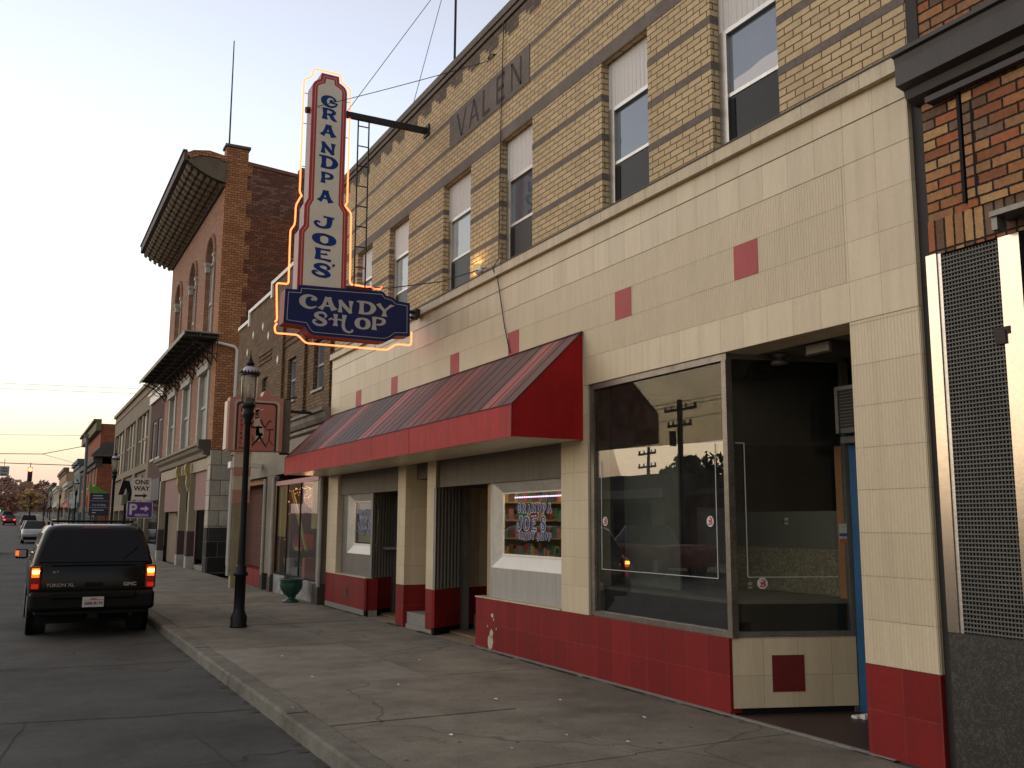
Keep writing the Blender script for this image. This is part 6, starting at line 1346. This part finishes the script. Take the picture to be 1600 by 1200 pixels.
def car(name, label, loc, rot, paint, L1, L2, hw, wy, wr, lights='tail', group=None):
    t = thing(name, label, 'car', loc, group)
    MB(True).loft([plan(*l) for l in L1]).build('body', paint, t)
    MB(True).loft([plan(*l) for l in L2]).build('cabin', m_carglass, t)
    z, w, a, b, r = L2[-1]; MB(True).loft([plan(z - .03, w + .015, a - .02, b + .02, r), plan(z + .015, w, a + .02, b - .02, r)]).build('roof', paint, t)
    wheels(t, hw, wy, wr, .20)
    yf = L1[2][3]; yr = L1[2][2]
    for s_ in (-1, 1):
        x0, x1 = sorted((s_ * (hw - .32), s_ * (hw - .10)))
        MB(True).box(x0, x1, yr - .01, yr + .06, .68, .82).build('tail_light', m_lens if lights != 'tailon' else m_tlon, t)
        MB(True).box(x0, x1, yf - .16, yf - .02, .62, .76).build('headlight', m_hlon if lights == 'head' else m_chrome, t)
    MB(True).box(-hw * .9, hw * .9, yf - .10, yf + .01, .30, .50).build('front_bumper', m_trim, t); MB(True).box(-hw * .9, hw * .9, yr - .03, yr + .1, .32, .52).build('rear_bumper', m_trim, t)
    t.rotation_euler.z = rot; return t
m_tlon = plain('lit_tail', (.4, .02, .02), .3, bmp=0, emit=((1, .06, .08), 3)); m_hlon = emis('headlight_on', (1, .80, .50), 14)
S1 = [(.22, .78, .1, 4.3, .15), (.45, .85, .02, 4.45, .2), (.72, .86, .0, 4.45, .2), (.92, .83, .05, 4.3, .2), (.95, .78, .15, 4.1, .2)]
S2 = [(.94, .77, .5, 3.2, .15), (1.25, .66, .95, 2.7, .15), (1.40, .58, 1.15, 2.45, .15)]
V1 = [(.25, .80, .1, 4.5, .15), (.5, .90, .02, 4.7, .2), (.85, .91, .0, 4.7, .2), (1.02, .88, .03, 4.55, .2), (1.06, .82, .1, 4.4, .2)]
V2 = [(1.05, .82, .12, 3.5, .15), (1.45, .72, .32, 3.0, .15), (1.66, .64, .45, 2.7, .15)]
p_silv = plain('silver_paint', (.42, .42, .43), .3, bmp=0, metal=.3); p_drk = plain('dark_paint', (.02, .022, .028), .2, bmp=0); p_red = plain('maroon_paint', (.20, .02, .02), .25, bmp=0); p_blu = plain('blue_grey_paint', (.10, .12, .15), .25, bmp=0)
G_ = 'cars parked along the kerb down the street'; PIV = math.pi
car('parked_car', 'silver car parked at the kerb beyond the black suv, nearest of the row', (1.25, 80, hz(80) - .13), PIV, p_silv, V1, V2, .87, (.95, 3.7), .34, group=G_).location.y = 84
car('parked_car', 'dark car parked just behind the silver one down the street', (1.15, 92, hz(92) - .13), 0, p_drk, S1, S2, .82, (.8, 3.5), .32, group=G_)
car('parked_car', 'third parked car, blue grey, beyond the dark one at the far kerb', (1.2, 99, hz(99) - .13), 0, p_blu, S1, S2, .82, (.8, 3.5), .32, group=G_)
car('parked_car', 'fourth parked car, maroon, near the far shops', (1.2, 122, hz(122) - .13), 0, p_red, V1, V2, .87, (.95, 3.7), .34, group=G_)
G2_ = 'cars moving along the street'
car('moving_car', 'oncoming car with lit headlights cut by the left edge of the picture', (-1.75, 62, -.13), PIV, p_drk, S1, S2, .82, (.8, 3.5), .32, 'head', G2_)
car('moving_car', 'far oncoming car with two bright headlights below the green signals', (-4.4, 185, hz(181) - .13), PIV, p_blu, S1, S2, .82, (.8, 3.5), .32, 'head', G2_)
car('moving_car', 'far red car driving away with its tail lights lit', (-.9, 148, hz(148) - .13), 0, p_red, S1, S2, .82, (.8, 3.5), .32, 'tailon', G2_)
car('moving_car', 'farthest maroon car driving away just below the right green signal', (-1.4, 180, hz(180) - .13), 0, p_red, V1, V2, .87, (.95, 3.7), .34, 'tailon', G2_)

# ================================================================== ACROSS THE STREET (seen only in the shop glass)
wb = thing('white_commercial_building', 'low pale commercial building across the street, mirrored in the big show window', 'building', (-17, 50, 0))
m_wht = plain('pale_render', (.30, .29, .27), .8, var=.1)
MB().box(-30, -16, 37, 78, -.1, 4.1).build('wall', plain('grey_brown_render', (.10, .085, .075), .85), wb); MB().box(-15.99, -15.7, 37.0, 78, 2.9, 3.35).build('fascia', m_wht, wb)
for k in range(9): MB().box(-15.99, -15.93, 38 + k * 4.4, 41.2 + k * 4.4, .7, 2.7).build('window', m_carglass, wb)
MB().box(-19, -18.4, 40.1, 40.6, 4.101, 4.5).build('roof_vent', m_dark, wb)
mbd = thing('maroon_garage', 'low maroon garage across the street, mirrored in the lower show window', 'building', (-17, 28, 0))
MB().box(-30, -17, 14, 36.8, -.1, 3.0).build('wall', plain('maroon_wall', (.10, .035, .03), .85), mbd); MB().box(-17.2, -16.8, 14, 36.8, 3.001, 3.25).build('parapet', plain('grey_parapet', (.12, .115, .11), .8), mbd)
for k in range(5): MB().box(-16.99, -16.93, 15 + k * 4.4, 18 + k * 4.4, .0, 2.4).build('roller_door', m_wht, mbd)
up = MB  # poles
def upole(x, y, h, arms, label, tr=False):
    t = thing('utility_pole', label, 'pole', (x, y, 0)); MB().cyl((x, y, -.1), (x, y - .1, h), .17, .11, n=10).build('shaft', m_dark, t)
    for z, l in arms:
        MB().box(x - .05, x + .05, y - l, y + l, z - .06, z + .06).build('crossarm', m_dark, t)
        for k in (-1, -.5, .5, 1): MB().cyl((x, y + l * k * .95, z + .06), (x, y + l * k * .95, z + .22), .05, n=6).build('insulator', m_dark, t)
    if tr: MB().cyl((x + .05, y + .42, arms[-1][0] - .9), (x + .05, y + .42, arms[-1][0] - .25), .17, n=12).build('transformer', plain('transformer_grey', (.08, .08, .085), .6), t)
upole(-14, 33.0, 7.05, ((6.65, 1.1), (5.93, .85)), 'wooden utility pole with transformer across the street, mirrored in the show window', True)
upole(-24, 49.6, 6.5, ((6.1, .95), (5.3, .95)), 'smaller utility pole farther back, mirrored above the pale building')
for z, x in ((6.85, -13.9), (6.72, -14.1), (6.1, -13.9)): wire('overhead_wire', [(x, -20, z), (x, 33, z + .1), (x, 90, z)], .018, 'overhead wire across the street at the %s crossarm of the utility pole' % {6.85: 'upper front', 6.72: 'upper rear', 6.1: 'lower'}[z], mat=m_dark)
random.seed(31)
leaf_tree('leafy_tree', -19, 38.0, 5.0, 2.4, 3, 'dark leafy tree across the street, mirrored behind the utility pole', n=1800, leaf=.22, mats=[plain('dark_leaf', (.035, .045, .02), .8), plain('brown_leaf', (.06, .04, .02), .8)])
leaf_tree('leafy_tree', -21, 34.5, 4.4, 2.2, 3, 'smaller dark tree right of the mirrored utility pole across the street', n=1400, leaf=.22, mats=[bpy.data.materials['dark_leaf'], bpy.data.materials['brown_leaf']])
pk = thing('pickup_truck', 'red pickup parked across the street, faintly mirrored in the show window', 'car', (-8.9, 25.5, -.13))
MB(True).loft([plan(*l) for l in [(.35, .85, .1, 5.3, .15), (.6, .95, .0, 5.5, .2), (1.0, .95, .0, 5.5, .2), (1.08, .9, .05, 5.3, .2)]]).build('body', p_red, pk)
MB(True).loft([plan(*l) for l in [(1.08, .86, 2.0, 4.1, .15), (1.5, .75, 2.25, 3.6, .15), (1.72, .68, 2.4, 3.4, .15)]]).build('cabin', m_carglass, pk); wheels(pk, .93, (1.1, 4.4), .38, .25)
